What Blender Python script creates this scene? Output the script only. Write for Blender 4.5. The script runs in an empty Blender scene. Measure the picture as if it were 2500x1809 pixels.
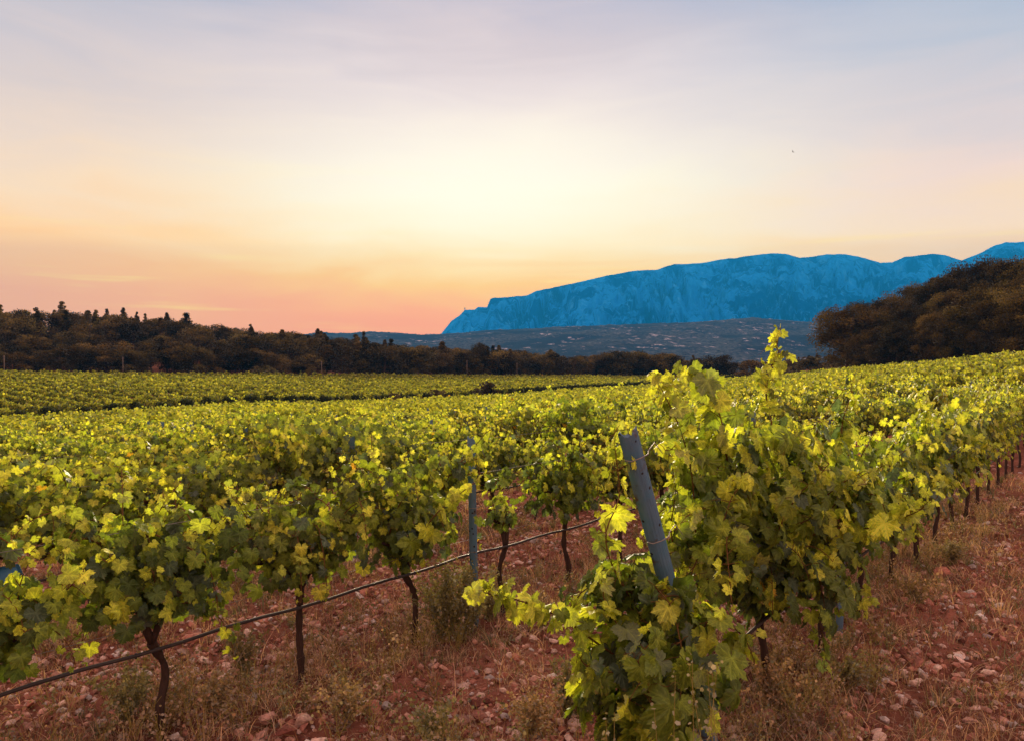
import bpy, math, random
import numpy as np
from math import radians as R, sin, cos, pi

sc = bpy.context.scene
col = sc.collection

# ------------------------------------------------------------------ camera
CAM_H = 2.1
F = 1925.0            # focal length in pixels of the 2500 px wide photograph
HOR = 876.0
cam = bpy.data.cameras.new('camera')
cam.sensor_width = 36.0
cam.lens = 36.0 * F / 2500.0
cam.clip_start = 0.05
cam.clip_end = 40000
camo = bpy.data.objects.new('camera', cam)
camo.location = (0, 0, CAM_H)
camo.rotation_euler = (R(90) - math.atan((904.5 - HOR) / F), 0, 0)
col.objects.link(camo)
sc.camera = camo

# ------------------------------------------------------------------ exposure
sc.view_settings.view_transform = 'Standard'
sc.view_settings.look = 'None'
EXPO = 0.78
sc.view_settings.exposure = EXPO
sc.view_settings.gamma = 1.0
sc.view_settings.use_curve_mapping = False
sc.cycles.max_bounces = 6
sc.cycles.diffuse_bounces = 3
sc.cycles.transmission_bounces = 4
sc.cycles.volume_bounces = 0
sc.cycles.use_denoising = True
sc.cycles.caustics_reflective = False
sc.cycles.caustics_refractive = False

SUN_AZ = -3.0        # degrees right of the view axis
SUN_EL = 15.0
SUN_STRENGTH = 5.0
SKY = 1.0
HAZE = 1.3e-4          # air density per metre
HAZE_TOP, HAZE_FAR = 830.0, 5950.0
AIR = (.012, .13, .33)  # radiance the air settles at over a long path

def lin(c):
    return tuple(((v / 255.0) / 12.92 if v <= 10 else ((v / 255.0 + .055) / 1.055) ** 2.4) for v in c)

# ------------------------------------------------------------------ node helpers
class NT:
    def __init__(s, tree):
        s.t = tree; s.n = tree.nodes; s.l = tree.links
    def node(s, typ, **kw):
        n = s.n.new(typ)
        for k, v in kw.items():
            setattr(n, k, v)
        return n
    def put(s, sock, v):
        if isinstance(v, bpy.types.NodeSocket):
            s.l.new(v, sock)
        else:
            if hasattr(sock.default_value, '__len__') and not hasattr(v, '__len__'):
                v = (v,) * len(sock.default_value)
            if hasattr(sock.default_value, '__len__') and len(v) == 3 and len(sock.default_value) == 4:
                v = tuple(v) + (1,)
            sock.default_value = v
    def m(s, op, a, b=0.0, c=0.0, clamp=False):
        n = s.node('ShaderNodeMath', operation=op); n.use_clamp = clamp
        s.put(n.inputs[0], a); s.put(n.inputs[1], b)
        if len(n.inputs) > 2: s.put(n.inputs[2], c)
        return n.outputs[0]
    def maprange(s, v, a, b, c=0.0, d=1.0, smooth=False):
        n = s.node('ShaderNodeMapRange')
        if smooth: n.interpolation_type = 'SMOOTHSTEP'
        for i, x in enumerate((v, a, b, c, d)): s.put(n.inputs[i], x)
        return n.outputs[0]
    def mix(s, f, a, b, mode='MIX'):
        n = s.node('ShaderNodeMix', data_type='RGBA', blend_type=mode)
        s.put(n.inputs[0], f); s.put(n.inputs[6], a); s.put(n.inputs[7], b)
        return n.outputs[2]
    def noise(s, vec, scale, detail=4, rough=.55, dist=0.0):
        n = s.node('ShaderNodeTexNoise')
        if vec is not None: s.put(n.inputs['Vector'], vec)
        n.inputs['Scale'].default_value = scale; n.inputs['Detail'].default_value = detail
        n.inputs['Roughness'].default_value = rough; n.inputs['Distortion'].default_value = dist
        return n.outputs[0]
    def ramp(s, v, stops):
        n = s.node('ShaderNodeValToRGB'); e = n.color_ramp.elements
        e[0].position, e[0].color = stops[0][0], tuple(stops[0][1]) + (1,)
        e[1].position, e[1].color = stops[-1][0], tuple(stops[-1][1]) + (1,)
        for p, c in stops[1:-1]:
            x = e.new(p); x.color = tuple(c) + (1,)
        s.put(n.inputs[0], v)
        return n.outputs[0]
    def combine(s, x, y, z):
        n = s.node('ShaderNodeCombineXYZ')
        for i, v in enumerate((x, y, z)): s.put(n.inputs[i], v)
        return n.outputs[0]

# ------------------------------------------------------------------ world: dusk sky
world = bpy.data.worlds.new('World'); sc.world = world; world.use_nodes = True
W = NT(world.node_tree); W.n.clear()
tc = W.node('ShaderNodeTexCoord'); sep = W.node('ShaderNodeSeparateXYZ'); W.put(sep.inputs[0], tc.outputs['Generated'])
X, Y, Z = sep.outputs
elev = W.m('DEGREES', W.m('ARCSINE', Z))
azim = W.m('DEGREES', W.m('ARCTAN2', X, Y))
absaz = W.m('ABSOLUTE', azim)
cvec = W.combine(W.m('MULTIPLY', azim, .035), W.m('MULTIPLY', elev, .22), 0.0)
wisp = W.noise(cvec, 1.6, 6, .6, .8)
cvec2 = W.combine(W.m('MULTIPLY', azim, .05), W.m('MULTIPLY', elev, .09), 3.0)
broad = W.noise(cvec2, 1.0, 3, .5, .4)
el2 = W.m('ADD', elev, W.m('ADD', W.m('MULTIPLY', W.m('SUBTRACT', wisp, .5), 6.0), W.m('MULTIPLY', W.m('SUBTRACT', broad, .5), 5.0)))
ev = W.m('DIVIDE', W.m('MAXIMUM', el2, 0.0), 90.0)
def sky_stops(lst): return [(min(1, e / 90.0), lin(c)) for e, c in lst]
centre = W.ramp(ev, sky_stops([(0, (247, 158, 112)), (2.9, (252, 172, 124)), (5.2, (254, 199, 140)), (7, (255, 219, 166)), (9.3, (255, 237, 202)), (12.4, (255, 247, 224)), (14, (252, 240, 228)), (16.6, (246, 231, 226)), (19.3, (234, 219, 222)), (22, (218, 204, 212)), (26, (192, 188, 208)), (45, (205, 165, 160)), (90, (205, 165, 165))]))
left = W.ramp(ev, sky_stops([(0, (240, 166, 140)), (3.5, (246, 176, 140)), (5.2, (250, 186, 146)), (8.2, (255, 206, 164)), (11, (250, 218, 192)), (14, (236, 213, 203)), (19, (212, 200, 207)), (23, (182, 185, 206)), (27, (162, 174, 204)), (45, (200, 165, 165)), (90, (205, 165, 165))]))
right = W.ramp(ev, sky_stops([(0, (246, 190, 160)), (6, (246, 205, 175)), (8.5, (246, 216, 196)), (11, (240, 213, 208)), (14, (220, 206, 212)), (19, (190, 194, 212)), (25, (162, 180, 210)), (45, (200, 165, 165)), (90, (205, 165, 165))]))
c1 = W.mix(W.maprange(azim, -3.0, -31.0, smooth=True), centre, left)
c2 = W.mix(W.maprange(azim, 0.0, 33.0, smooth=True), c1, right)
back = W.ramp(ev, sky_stops([(0, (222, 150, 150)), (12, (246, 190, 170)), (30, (232, 185, 178)), (90, (208, 165, 160))]))
c3 = W.mix(W.maprange(absaz, 60.0, 110.0, smooth=True), c2, back)
# thin bright streaks low in the west
st = W.maprange(W.noise(W.combine(W.m('MULTIPLY', azim, .06), W.m('MULTIPLY', elev, 1.1), 7.0), 1.0, 5, .6), .58, .75)
stf = W.m('MULTIPLY', st, W.m('MULTIPLY', W.maprange(elev, 1.0, 4.0), W.maprange(elev, 14.0, 6.0)))
c4 = W.mix(W.m('MULTIPLY', stf, .7), c3, lin((255, 226, 160)))
# glow where the sun stands behind thin cloud
gl = W.m('EXPONENT', W.m('MULTIPLY', -1.0, W.m('ADD', W.m('POWER', W.m('DIVIDE', W.m('SUBTRACT', azim, -1.5), 13.0), 2.0), W.m('POWER', W.m('DIVIDE', W.m('SUBTRACT', elev, 12.0), 4.2), 2.0))))
c5 = W.mix(W.m('MULTIPLY', gl, .8), c4, (1.06, .98, .85))
vis = 1.0 / 2 ** EXPO
gain = W.maprange(elev, 26.0, 55.0, vis, 1.0, smooth=True)
gain = W.m('MAXIMUM', gain, W.maprange(absaz, 50.0, 100.0, vis, 1.0, smooth=True))  # sky overhead and behind, out of view: brightened and warmed as added fill
c6 = W.mix(1.0, c5, W.combine(gain, gain, gain), 'MULTIPLY')
# the colours above are those seen through the valley air: undo its dimming for the sky behind it
Lp = W.m('MINIMUM', W.m('DIVIDE', HAZE_TOP, W.m('MAXIMUM', Z, .001)), HAZE_FAR)
Tr = W.m('EXPONENT', W.m('MULTIPLY', Lp, -HAZE))
iT = W.m('SUBTRACT', 1.0, Tr)
c7 = W.mix(1.0, c6, W.mix(1.0, W.combine(iT, iT, iT), AIR, 'MULTIPLY'), 'SUBTRACT')
vm = W.node('ShaderNodeVectorMath', operation='SCALE'); W.l.new(c7, vm.inputs[0]); W.put(vm.inputs['Scale'], W.m('DIVIDE', 1.0, Tr))
vx = W.node('ShaderNodeVectorMath', operation='MAXIMUM'); W.l.new(vm.outputs[0], vx.inputs[0]); vx.inputs[1].default_value = (0, 0, 0)
ground_c = W.mix(W.maprange(elev, 0.0, -4.0), vx.outputs[0], (.10, .06, .05))
nish = W.node('ShaderNodeTexSky', sky_type='NISHITA'); nish.sun_disc = False
nish.sun_elevation = R(SUN_EL); nish.sun_rotation = R(SUN_AZ)
bgA = W.node('ShaderNodeBackground'); W.put(bgA.inputs[0], nish.outputs[0]); bgA.inputs[1].default_value = 0.0
bgB = W.node('ShaderNodeBackground'); W.put(bgB.inputs[0], ground_c); bgB.inputs[1].default_value = SKY
add = W.node('ShaderNodeAddShader'); W.l.new(bgA.outputs[0], add.inputs[0]); W.l.new(bgB.outputs[0], add.inputs[1])
wo = W.node('ShaderNodeOutputWorld'); W.l.new(add.outputs[0], wo.inputs[0])

# ------------------------------------------------------------------ sun (veiled by thin cloud: soft edge)
sl = bpy.data.lights.new('sun', 'SUN'); sl.energy = SUN_STRENGTH; sl.angle = R(11); sl.color = (1.0, .80, .52)
so = bpy.data.objects.new('sun', sl); col.objects.link(so)
so.rotation_euler = (R(90 - SUN_EL), 0, R(180 - SUN_AZ))
so.location = (0, 0, 60)

# ------------------------------------------------------------------ generic builders
def tag(o, label=None, cat=None, group=None, kind=None):
    if label: o['label'] = label
    if cat: o['category'] = cat
    if group: o['group'] = group
    if kind: o['kind'] = kind
    return o
def empty(name, loc=(0, 0, 0), rz=0.0):
    o = bpy.data.objects.new(name, None); col.objects.link(o)
    o.location = loc; o.rotation_euler = (0, 0, rz); o.empty_display_size = .1
    return o
def make_mesh(name, V, faces, mat=None, colors=None, smooth=True, leafuv=None):
    """faces: list of (n,k) int arrays"""
    me = bpy.data.meshes.new(name)
    V = np.asarray(V, np.float32)
    me.vertices.add(len(V)); me.vertices.foreach_set('co', V.ravel())
    loops = np.concatenate([f.ravel() for f in faces]).astype(np.int32)
    sizes = np.concatenate([np.full(len(f), f.shape[1]) for f in faces]).astype(np.int32)
    starts = np.concatenate([[0], np.cumsum(sizes)[:-1]]).astype(np.int32)
    me.loops.add(len(loops)); me.loops.foreach_set('vertex_index', loops)
    me.polygons.add(len(sizes)); me.polygons.foreach_set('loop_start', starts)
    try: me.polygons.foreach_set('loop_total', sizes)
    except Exception: pass
    me.polygons.foreach_set('use_smooth', np.full(len(sizes), smooth))
    if colors is not None:
        a = me.color_attributes.new('col', 'FLOAT_COLOR', 'POINT')
        c = np.ones((len(V), 4), np.float32); c[:, :3] = colors
        a.data.foreach_set('color', c.ravel())
    if leafuv is not None:
        a = me.attributes.new('leafuv', 'FLOAT_VECTOR', 'POINT'); q = np.zeros((len(V), 3), np.float32); q[:, :2] = leafuv; q[:, 2] = 1
        a.data.foreach_set('vector', q.ravel())
    me.update(calc_edges=True)
    if mat: me.materials.append(mat)
    return me
def link(name, me, parent=None, loc=None):
    o = bpy.data.objects.new(name, me); col.objects.link(o)
    if parent: o.parent = parent
    if loc is not None: o.location = loc
    return o
def copy_tree(o, parent=None):
    c = o.copy(); col.objects.link(c)
    if parent: c.parent = parent
    for ch in o.children: copy_tree(ch, c)
    return c
def unit(v):
    v = np.asarray(v, float)
    return v / np.maximum(np.linalg.norm(v, axis=-1, keepdims=True), 1e-9)

class Tubes:
    """collects tubes along polylines into one mesh"""
    def __init__(s, sides=6): s.V = []; s.Fq = []; s.Ft = []; s.n = 0; s.k = sides
    def add(s, pts, rad, cap=True):
        pts = np.asarray(pts, float); n = len(pts); k = s.k
        rad = np.broadcast_to(np.asarray(rad, float), (n,))
        T = np.gradient(pts, axis=0); T = unit(T)
        ref = np.array([0, 0, 1.]) if abs(T[:, 2]).mean() < .8 else np.array([1., 0, 0])
        A = unit(np.cross(T, ref)); B = np.cross(T, A)
        a = np.arange(k) * 2 * pi / k
        ring = pts[:, None] + rad[:, None, None] * (np.cos(a)[None, :, None] * A[:, None] + np.sin(a)[None, :, None] * B[:, None])
        s.V.append(ring.reshape(-1, 3))
        i = np.arange(n - 1)[:, None] * k; j = np.arange(k)[None]; j2 = (j + 1) % k
        s.Fq.append(np.stack([i + j, i + j2, i + k + j2, i + k + j], -1).reshape(-1, 4) + s.n)
        s.n += n * k
        if cap:
            s.V.append(pts[[0, -1]]); c0 = s.n; s.n += 2
            b = c0 - n * k
            jj = np.arange(k); jn = (jj + 1) % k
            s.Ft.append(np.stack([b + jn, b + jj, np.full(k, c0)], -1))
            e = b + (n - 1) * k
            s.Ft.append(np.stack([e + jj, e + jn, np.full(k, c0 + 1)], -1))
    def mesh(s, name, mat):
        f = [np.concatenate(s.Fq)]
        if s.Ft: f.append(np.concatenate(s.Ft))
        return make_mesh(name, np.concatenate(s.V), f, mat)

def smooth_line(pts, n):
    """Catmull-Rom through the points, n per span"""
    P = np.asarray(pts, float); P = np.vstack([2 * P[0] - P[1], P, 2 * P[-1] - P[-2]])
    out = []
    for i in range(1, len(P) - 2):
        t = np.linspace(0, 1, n, endpoint=False)[:, None]
        a, b, c, d = P[i - 1], P[i], P[i + 1], P[i + 2]
        out.append(.5 * (2 * b + (c - a) * t + (2 * a - 5 * b + 4 * c - d) * t ** 2 + (3 * b - a - 3 * c + d) * t ** 3))
    out.append(P[-2][None])
    return np.vstack(out)

# numpy value noise
def _hash(ix, iy, seed):
    h = (ix.astype(np.int64) * 374761393 + iy.astype(np.int64) * 668265263 + seed * 144665) & 0xffffffff
    h = ((h ^ (h >> 13)) * 1274126177) & 0xffffffff
    return ((h ^ (h >> 16)) & 0xffff) / 65535.0
def vnoise(x, y, seed=0):
    x = np.asarray(x, float); y = np.asarray(y, float)
    ix, iy = np.floor(x), np.floor(y); fx, fy = x - ix, y - iy
    fx = fx * fx * (3 - 2 * fx); fy = fy * fy * (3 - 2 * fy)
    a = _hash(ix, iy, seed); b = _hash(ix + 1, iy, seed); c = _hash(ix, iy + 1, seed); d = _hash(ix + 1, iy + 1, seed)
    return (a + (b - a) * fx) * (1 - fy) + (c + (d - c) * fx) * fy
def fbm(x, y, oct=4, seed=0, g=.5):
    s = 0; a = 1; t = 0
    for i in range(oct):
        s = s + a * (vnoise(x * 2 ** i, y * 2 ** i, seed + i * 17) - .5); t += a; a *= g
    return s / t * 2

# ------------------------------------------------------------------ terrain
RK = np.array([0, 5, 10, 20, 30, 50, 72, 80, 100, 130, 150, 175, 200, 228, 260, 320, 420, 600, 20000.])
TB = {
 -60: [0, 0, -.3, -1.0, -1.5, -2.9, -3.7, -3.7, -2.7, -1.8, -1.2, 1, 5, 10, 10, 5, -6, -15, -20],
 -33: [0, 0, -.3, -1.0, -1.5, -2.8, -3.6, -3.6, -2.6, -1.5, -.8, 3, 6.5, 9.2, 9.5, 5, -6, -15, -20],
 -24: [0, 0, -.25, -.9, -1.4, -2.5, -3.35, -3.4, -2.7, -2.0, -1.6, 2, 6.5, 7, 7, 3, -7, -15, -20],
 -18: [0, 0, -.2, -.8, -1.3, -2.3, -3.1, -3.3, -2.9, -2.4, -2.0, .5, 4.2, 4.6, 4, 1, -7, -15, -20],
 -13: [0, 0, -.15, -.8, -1.3, -2.35, -3.3, -3.6, -3.6, -3.0, -2.6, -.6, 2.4, 2.6, 2, 0, -8, -15, -20],
 -7: [0, 0, -.1, -.75, -1.25, -2.2, -3.1, -3.4, -3.9, -3.5, -3.1, -2.2, .2, .3, 0, -2, -8, -15, -20],
 0: [0, 0, -.1, -.65, -1.1, -1.9, -2.75, -3.05, -3.8, -3.8, -3.5, -3.1, -2.0, -2.0, -3, -4, -8, -15, -20],
 10: [0, 0, 0, -.4, -.85, -1.45, -2.1, -2.3, -2.9, -3.6, -3.8, -3.7, -3.6, -3.5, -4, -5, -8, -15, -20],
 18.5: [0, 0, 0, -.25, -.5, -.95, -1.3, -1.45, -1.75, -2.2, -2.55, -2.8, -3.0, -3.0, -3.5, -5, -8, -15, -20],
 24: [0, 0, 0, -.1, -.2, -.35, -.4, -.4, -.35, -.25, .6, 2.0, 3.5, 4, 4, 2, -6, -15, -20],
 28: [0, 0, 0, -.05, -.05, -.05, 0, .1, .25, .6, 2.5, 4.5, 6, 7, 7, 4, -6, -15, -20],
 33: [0, 0, 0, .0, .1, .4, .9, 1.1, 1.6, 2.9, 5.0, 7.5, 9, 10, 10, 6, -6, -15, -20],
 60: [0, 0, 0, .1, .3, .9, 1.6, 1.9, 2.6, 4.5, 7, 9, 11, 12, 12, 7, -6, -15, -20],
}
AZK = np.array(sorted(TB)); TBM = np.array([TB[a] for a in AZK], float)
_az = np.arange(-60, 60.5, 1.0); _r = np.linspace(0, 1, 240) ** 2 * 620
_g = np.array([np.interp(_r, RK, TBM[i]) for i in range(len(AZK))])
_G = np.array([np.interp(_az, AZK, _g[:, j]) for j in range(len(_r))]).T
for _ in range(3):
    _G[1:-1] = (_G[:-2] + 2 * _G[1:-1] + _G[2:]) / 4
    _G[:, 1:-1] = (_G[:, :-2] + 2 * _G[:, 1:-1] + _G[:, 2:]) / 4
def ground_z(x, y):
    x = np.asarray(x, float); y = np.asarray(y, float)
    r = np.hypot(x, y); az = np.degrees(np.arctan2(x, y))
    bf = np.clip((np.abs(az) - 60) / 50, 0, 1)
    a = np.clip(az, -60, 59.99) + 60; ia = a.astype(int); fa = a - ia
    rr = np.sqrt(np.clip(r, 0, 619.9) / 620) * 239; ir = np.minimum(rr.astype(int), 238); fr = rr - ir
    z = (_G[ia, ir] * (1 - fa) + _G[ia + 1, ir] * fa) * (1 - fr) + (_G[ia, ir + 1] * (1 - fa) + _G[ia + 1, ir + 1] * fa) * fr
    z = z * (1 - bf) + bf * np.where(r > 620, -20, -3.0 * np.clip(r / 600, 0, 1) ** 2 * 5)
    z = np.where(r > 600, -15 - 5 * np.clip((r - 600) / 1400, 0, 1), z)
    return z

AZR = math.atan((2772 - 1250) / F)                   # azimuth of the rows
U = np.array([sin(AZR), cos(AZR)]); N = np.array([-cos(AZR), sin(AZR)])
ROT = pi / 2 - AZR                                    # local X -> along the row
def pt(p, t): return N * p + U * t
P0, DP = 1.72, 2.4
def at(px, py, Yd):
    """a point at depth Yd that the photograph shows at px, py"""
    return np.array([(px - 1250) / F * Yd, Yd, CAM_H - (py - HOR) / F * Yd])

# ------------------------------------------------------------------ materials
def material(name):
    m = bpy.data.materials.new(name); m.use_nodes = True; m.node_tree.nodes.clear()
    return m, NT(m.node_tree)
def finish(m, T, shader, disp=None):
    o = T.node('ShaderNodeOutputMaterial'); T.l.new(shader, o.inputs[0])
    return m
def principled(T, color, rough=.8, spec=.3, normal=None):
    b = T.node('ShaderNodeBsdfPrincipled'); T.put(b.inputs['Base Color'], color); T.put(b.inputs['Roughness'], rough)
    b.inputs['Specular IOR Level'].default_value = spec
    if normal is not None: T.l.new(normal, b.inputs['Normal'])
    return b
def bump(T, h, strength=.5, dist=.01):
    b = T.node('ShaderNodeBump'); T.put(b.inputs['Height'], h); b.inputs['Strength'].default_value = strength
    b.inputs['Distance'].default_value = dist
    return b.outputs[0]

def leaf_material(name, trans=.42, vary=(.85, 1.15), rough=.5, under=(.85, 1.0, .9), spec=.35, nscale=60, tint=(1.28, 1.25, .5)):
    m, T = material(name)
    at_ = T.node('ShaderNodeAttribute'); at_.attribute_name = 'col'
    g = T.node('ShaderNodeNewGeometry')
    n = T.noise(g.outputs['Position'], nscale, 3, .6)
    c = T.mix(1.0, at_.outputs['Color'], T.ramp(n, [(.3, (.72, .72, .72)), (.7, (1.25, 1.25, 1.25))]), 'MULTIPLY')
    if name == 'vine_leaf':
        uv = T.node('ShaderNodeAttribute'); uv.attribute_name = 'leafuv'; su = T.node('ShaderNodeSeparateXYZ'); T.l.new(uv.outputs['Vector'], su.inputs[0])
        ax = T.m('ABSOLUTE', su.outputs[0]); ay = su.outputs[1]; dmin = 9.0
        for a_, w_ in ((0, 1.0), (50, 1.1), (107, 1.2)):
            sa, ca = sin(R(a_)), cos(R(a_))
            along = T.m('ADD', T.m('MULTIPLY', ax, sa), T.m('MULTIPLY', ay, ca))
            perp = T.m('ABSOLUTE', T.m('SUBTRACT', T.m('MULTIPLY', ax, ca), T.m('MULTIPLY', ay, sa)))
            d1 = T.m('ADD', T.m('MULTIPLY', perp, w_), T.m('MULTIPLY', T.m('LESS_THAN', along, 0.0), 9.0))
            side_ = T.m('ABSOLUTE', T.m('SUBTRACT', T.m('FRACT', T.m('MULTIPLY', T.m('SUBTRACT', along, T.m('MULTIPLY', perp, .8)), 5.0)), .5))
            d1 = T.m('MINIMUM', d1, T.m('ADD', T.m('ADD', T.m('MULTIPLY', side_, .22), .014), T.m('ADD', T.m('MULTIPLY', T.m('GREATER_THAN', perp, .30), 9.0), T.m('MULTIPLY', T.m('LESS_THAN', along, 0.0), 9.0))))
            dmin = d1 if isinstance(dmin, float) else T.m('MINIMUM', dmin, d1)
        vein = T.m('MULTIPLY', T.maprange(dmin, .045, .012), su.outputs[2])
        c = T.mix(T.m('MULTIPLY', vein, .55), c, T.mix(1.0, c, (1.9, 1.7, 1.9), 'MULTIPLY'))
        rim = T.m('MULTIPLY', T.maprange(T.m('ADD', T.m('ADD', T.m('POWER', su.outputs[0], 2.0), T.m('POWER', ay, 2.0)), T.m('MULTIPLY', T.noise(g.outputs['Position'], 9, 3), 1.6)), 1.55, 1.85), .6)
        c = T.mix(rim, c, (.26, .15, .04))
    oi = T.node('ShaderNodeObjectInfo'); vv = T.maprange(oi.outputs['Random'], 0, 1, vary[0], vary[1])
    c = T.mix(1.0, c, T.combine(vv, T.m('MULTIPLY', vv, T.maprange(T.m('FRACT', T.m('MULTIPLY', oi.outputs['Random'], 17.3)), 0, 1, .92, 1.08)), vv), 'MULTIPLY')
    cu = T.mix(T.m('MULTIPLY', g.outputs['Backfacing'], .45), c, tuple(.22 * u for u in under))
    b = principled(T, cu, rough, spec)
    tr = T.node('ShaderNodeBsdfTranslucent'); T.put(tr.inputs[0], T.mix(1.0, c, tint, 'MULTIPLY'))
    mx = T.node('ShaderNodeMixShader'); mx.inputs[0].default_value = trans
    T.l.new(b.outputs[0], mx.inputs[1]); T.l.new(tr.outputs[0], mx.inputs[2])
    return finish(m, T, mx.outputs[0])
M_leaf = leaf_material('vine_leaf', .45, rough=.52, spec=.35, nscale=45)
M_far = leaf_material('far_vine_leaf', .40, rough=.75, spec=.12, nscale=2.0)
M_tree = leaf_material('tree_leaf', .12, vary=(.30, 1.6), rough=.9, spec=0.0, nscale=1.2, tint=(1.2, 1.0, .6))
M_weed = leaf_material('weed_leaf', .25, rough=.75, spec=.1, nscale=25)

def bark_material(name, a, b, scale=30):
    m, T = material(name); t = T.node('ShaderNodeTexCoord')
    mp = T.node('ShaderNodeMapping'); mp.inputs['Scale'].default_value = (1, 1, .18); T.l.new(t.outputs['Object'], mp.inputs[0])
    n = T.noise(mp.outputs[0], scale, 6, .7, .5)
    c = T.mix(n, a, b)
    return finish(m, T, principled(T, c, .9, .15, bump(T, n, 1.0, .012)).outputs[0])
M_bark = bark_material('vine_bark', (.012, .007, .005), (.085, .05, .038), 45)
M_cane = bark_material('cane', (.07, .035, .012), (.20, .10, .03), 30)
M_tendril = bark_material('tendril', (.25, .22, .05), (.42, .32, .09), 30)
M_trunk = bark_material('tree_bark', (.02, .013, .01), (.09, .06, .045), 3)

def ground_material():
    m, T = material('soil'); g = T.node('ShaderNodeNewGeometry'); P = g.outputs['Position']
    n1 = T.noise(P, .35, 4, .6); n2 = T.noise(P, 5, 6, .65); n3 = T.noise(P, 38, 5, .7); n4 = T.noise(P, .02, 4, .5)
    c = T.mix(n2, (.030, .009, .008), (.26, .112, .072))
    c = T.mix(T.maprange(n1, .42, .62), c, T.mix(n3, (.17, .060, .038), (.42, .185, .125)))
    c = T.mix(T.maprange(n3, .60, .72), c, (.42, .29, .24))
    c = T.mix(T.maprange(n3, .40, .30), c, (.04, .018, .014))
    sp = T.node('ShaderNodeSeparateXYZ'); T.l.new(P, sp.inputs[0])
    ln = T.node('ShaderNodeVectorMath', operation='LENGTH'); T.l.new(P, ln.inputs[0])
    far = T.maprange(ln.outputs['Value'], 120, 260)
    c = T.mix(far, c, T.mix(n4, (.035, .04, .018), (.07, .06, .035)))
    v = T.node('ShaderNodeTexVoronoi'); v.inputs['Scale'].default_value = 22; T.l.new(P, v.inputs[0])
    h = T.m('ADD', T.m('MULTIPLY', n3, .6), T.m('MULTIPLY', v.outputs['Distance'], -.6))
    return finish(m, T, principled(T, c, 1.0, 0.0, bump(T, h, .9, .02)).outputs[0])
M_ground = ground_material()
def stone_material():
    m, T = material('stone'); t = T.node('ShaderNodeAttribute'); t.attribute_name = 'col'
    g = T.node('ShaderNodeNewGeometry'); n = T.noise(g.outputs['Position'], 45, 5, .65)
    c = T.mix(1.0, t.outputs['Color'], T.ramp(n, [(.3, (.55, .52, .5)), (.7, (1.25, 1.2, 1.15))]), 'MULTIPLY')
    return finish(m, T, principled(T, c, .92, .15, bump(T, n, .6, .01)).outputs[0])
M_stone = stone_material()
def simple_material(name, a, b, scale, rough=.8, spec=.3, bs=.3, bd=.004):
    m, T = material(name); g = T.node('ShaderNodeTexCoord'); n = T.noise(g.outputs['Object'], scale, 5, .6)
    return finish(m, T, principled(T, T.mix(n, a, b), rough, spec, bump(T, n, bs, bd)).outputs[0])
M_hose = simple_material('hose', (.012, .010, .011), (.06, .045, .042), 25, .55, .4)
M_wire = simple_material('wire', (.12, .11, .11), (.28, .25, .23), 40, .5, .5)
M_blue = simple_material('blue_plastic', (.03, .16, .36), (.10, .32, .52), 12, .5, .4)
M_pole = simple_material('old_wood', (.12, .09, .07), (.24, .19, .15), 6)
def post_material():
    m, T = material('weathered_post'); t = T.node('ShaderNodeTexCoord')
    mp = T.node('ShaderNodeMapping'); mp.inputs['Scale'].default_value = (1, 1, .12); T.l.new(t.outputs['Object'], mp.inputs[0])
    n = T.noise(mp.outputs[0], 40, 6, .7, .3); n2 = T.noise(t.outputs['Object'], 7, 5, .6)
    c = T.mix(n, (.035, .075, .115), (.13, .24, .34)); c = T.mix(T.maprange(n2, .5, .7), c, (.05, .16, .24))
    v = T.node('ShaderNodeTexVoronoi'); v.inputs['Scale'].default_value = 21; T.l.new(t.outputs['Object'], v.inputs[0])
    c = T.mix(T.maprange(n2, .42, .34), c, (.085, .055, .045)); c = T.mix(T.maprange(v.outputs['Distance'], .19, .13), c, (.012, .008, .010))
    return finish(m, T, principled(T, c, .72, .3, bump(T, n, .8, .006)).outputs[0])
M_post = post_material()

# ------------------------------------------------------------------ ground sheet
def near_relief(x, y):
    r = np.hypot(x, y); p = x * N[0] + y * N[1]
    w = np.clip((40 - r) / 25, 0, 1)
    track = np.clip((1.0 - p) / .6, 0, 1)
    ph = (p - P0) / DP * 2 * pi
    z = .035 * np.cos(ph) * np.clip((p + .2), 0, 1) + .05 * fbm(x * .9, y * .9, 3, 5)
    z = z + (.065 - .040 * track) * fbm(x * 7, y * 7, 3, 9) + (.024 - .010 * track) * fbm(x * 22, y * 22, 2, 21)
    return z * w
def gz(x, y): return ground_z(x, y) + near_relief(np.asarray(x, float), np.asarray(y, float))
def build_ground():
    azs = np.radians(np.concatenate([np.linspace(-180, -46, 46), np.linspace(-44, 44, 640), np.linspace(46, 178, 45)]))
    rs = np.concatenate([[.3, 1, 1.8], np.arange(2.4, 11, .035), 11 * 1.013 ** np.arange(1, 240), [270, 300, 340, 400, 480, 560, 620, 700, 900, 1300, 2000, 3500, 5500, 5900]])
    rs = np.unique(rs)
    A, B = np.meshgrid(azs, rs, indexing='ij')
    x = np.sin(A) * B; y = np.cos(A) * B
    V = np.stack([x, y, gz(x, y)], -1).reshape(-1, 3); na, nr = len(azs), len(rs)
    i = np.arange(na)[:, None]; j = np.arange(nr - 1)[None]; i2 = (i + 1) % na
    f = np.stack([i * nr + j, i * nr + j + 1, i2 * nr + j + 1, i2 * nr + j], -1).reshape(-1, 4)
    c = len(V); V = np.vstack([V, [[0, 0, 0]]])
    ii = np.arange(na); t3 = np.stack([np.full(na, c), ii * nr, ((ii + 1) % na) * nr], -1)
    f = f[:, ::1]
    o = link('ground', make_mesh('ground', V, [f, t3], M_ground))
    tag(o, 'red stony soil of the vineyard and its bare track', kind='structure')
build_ground()

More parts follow.
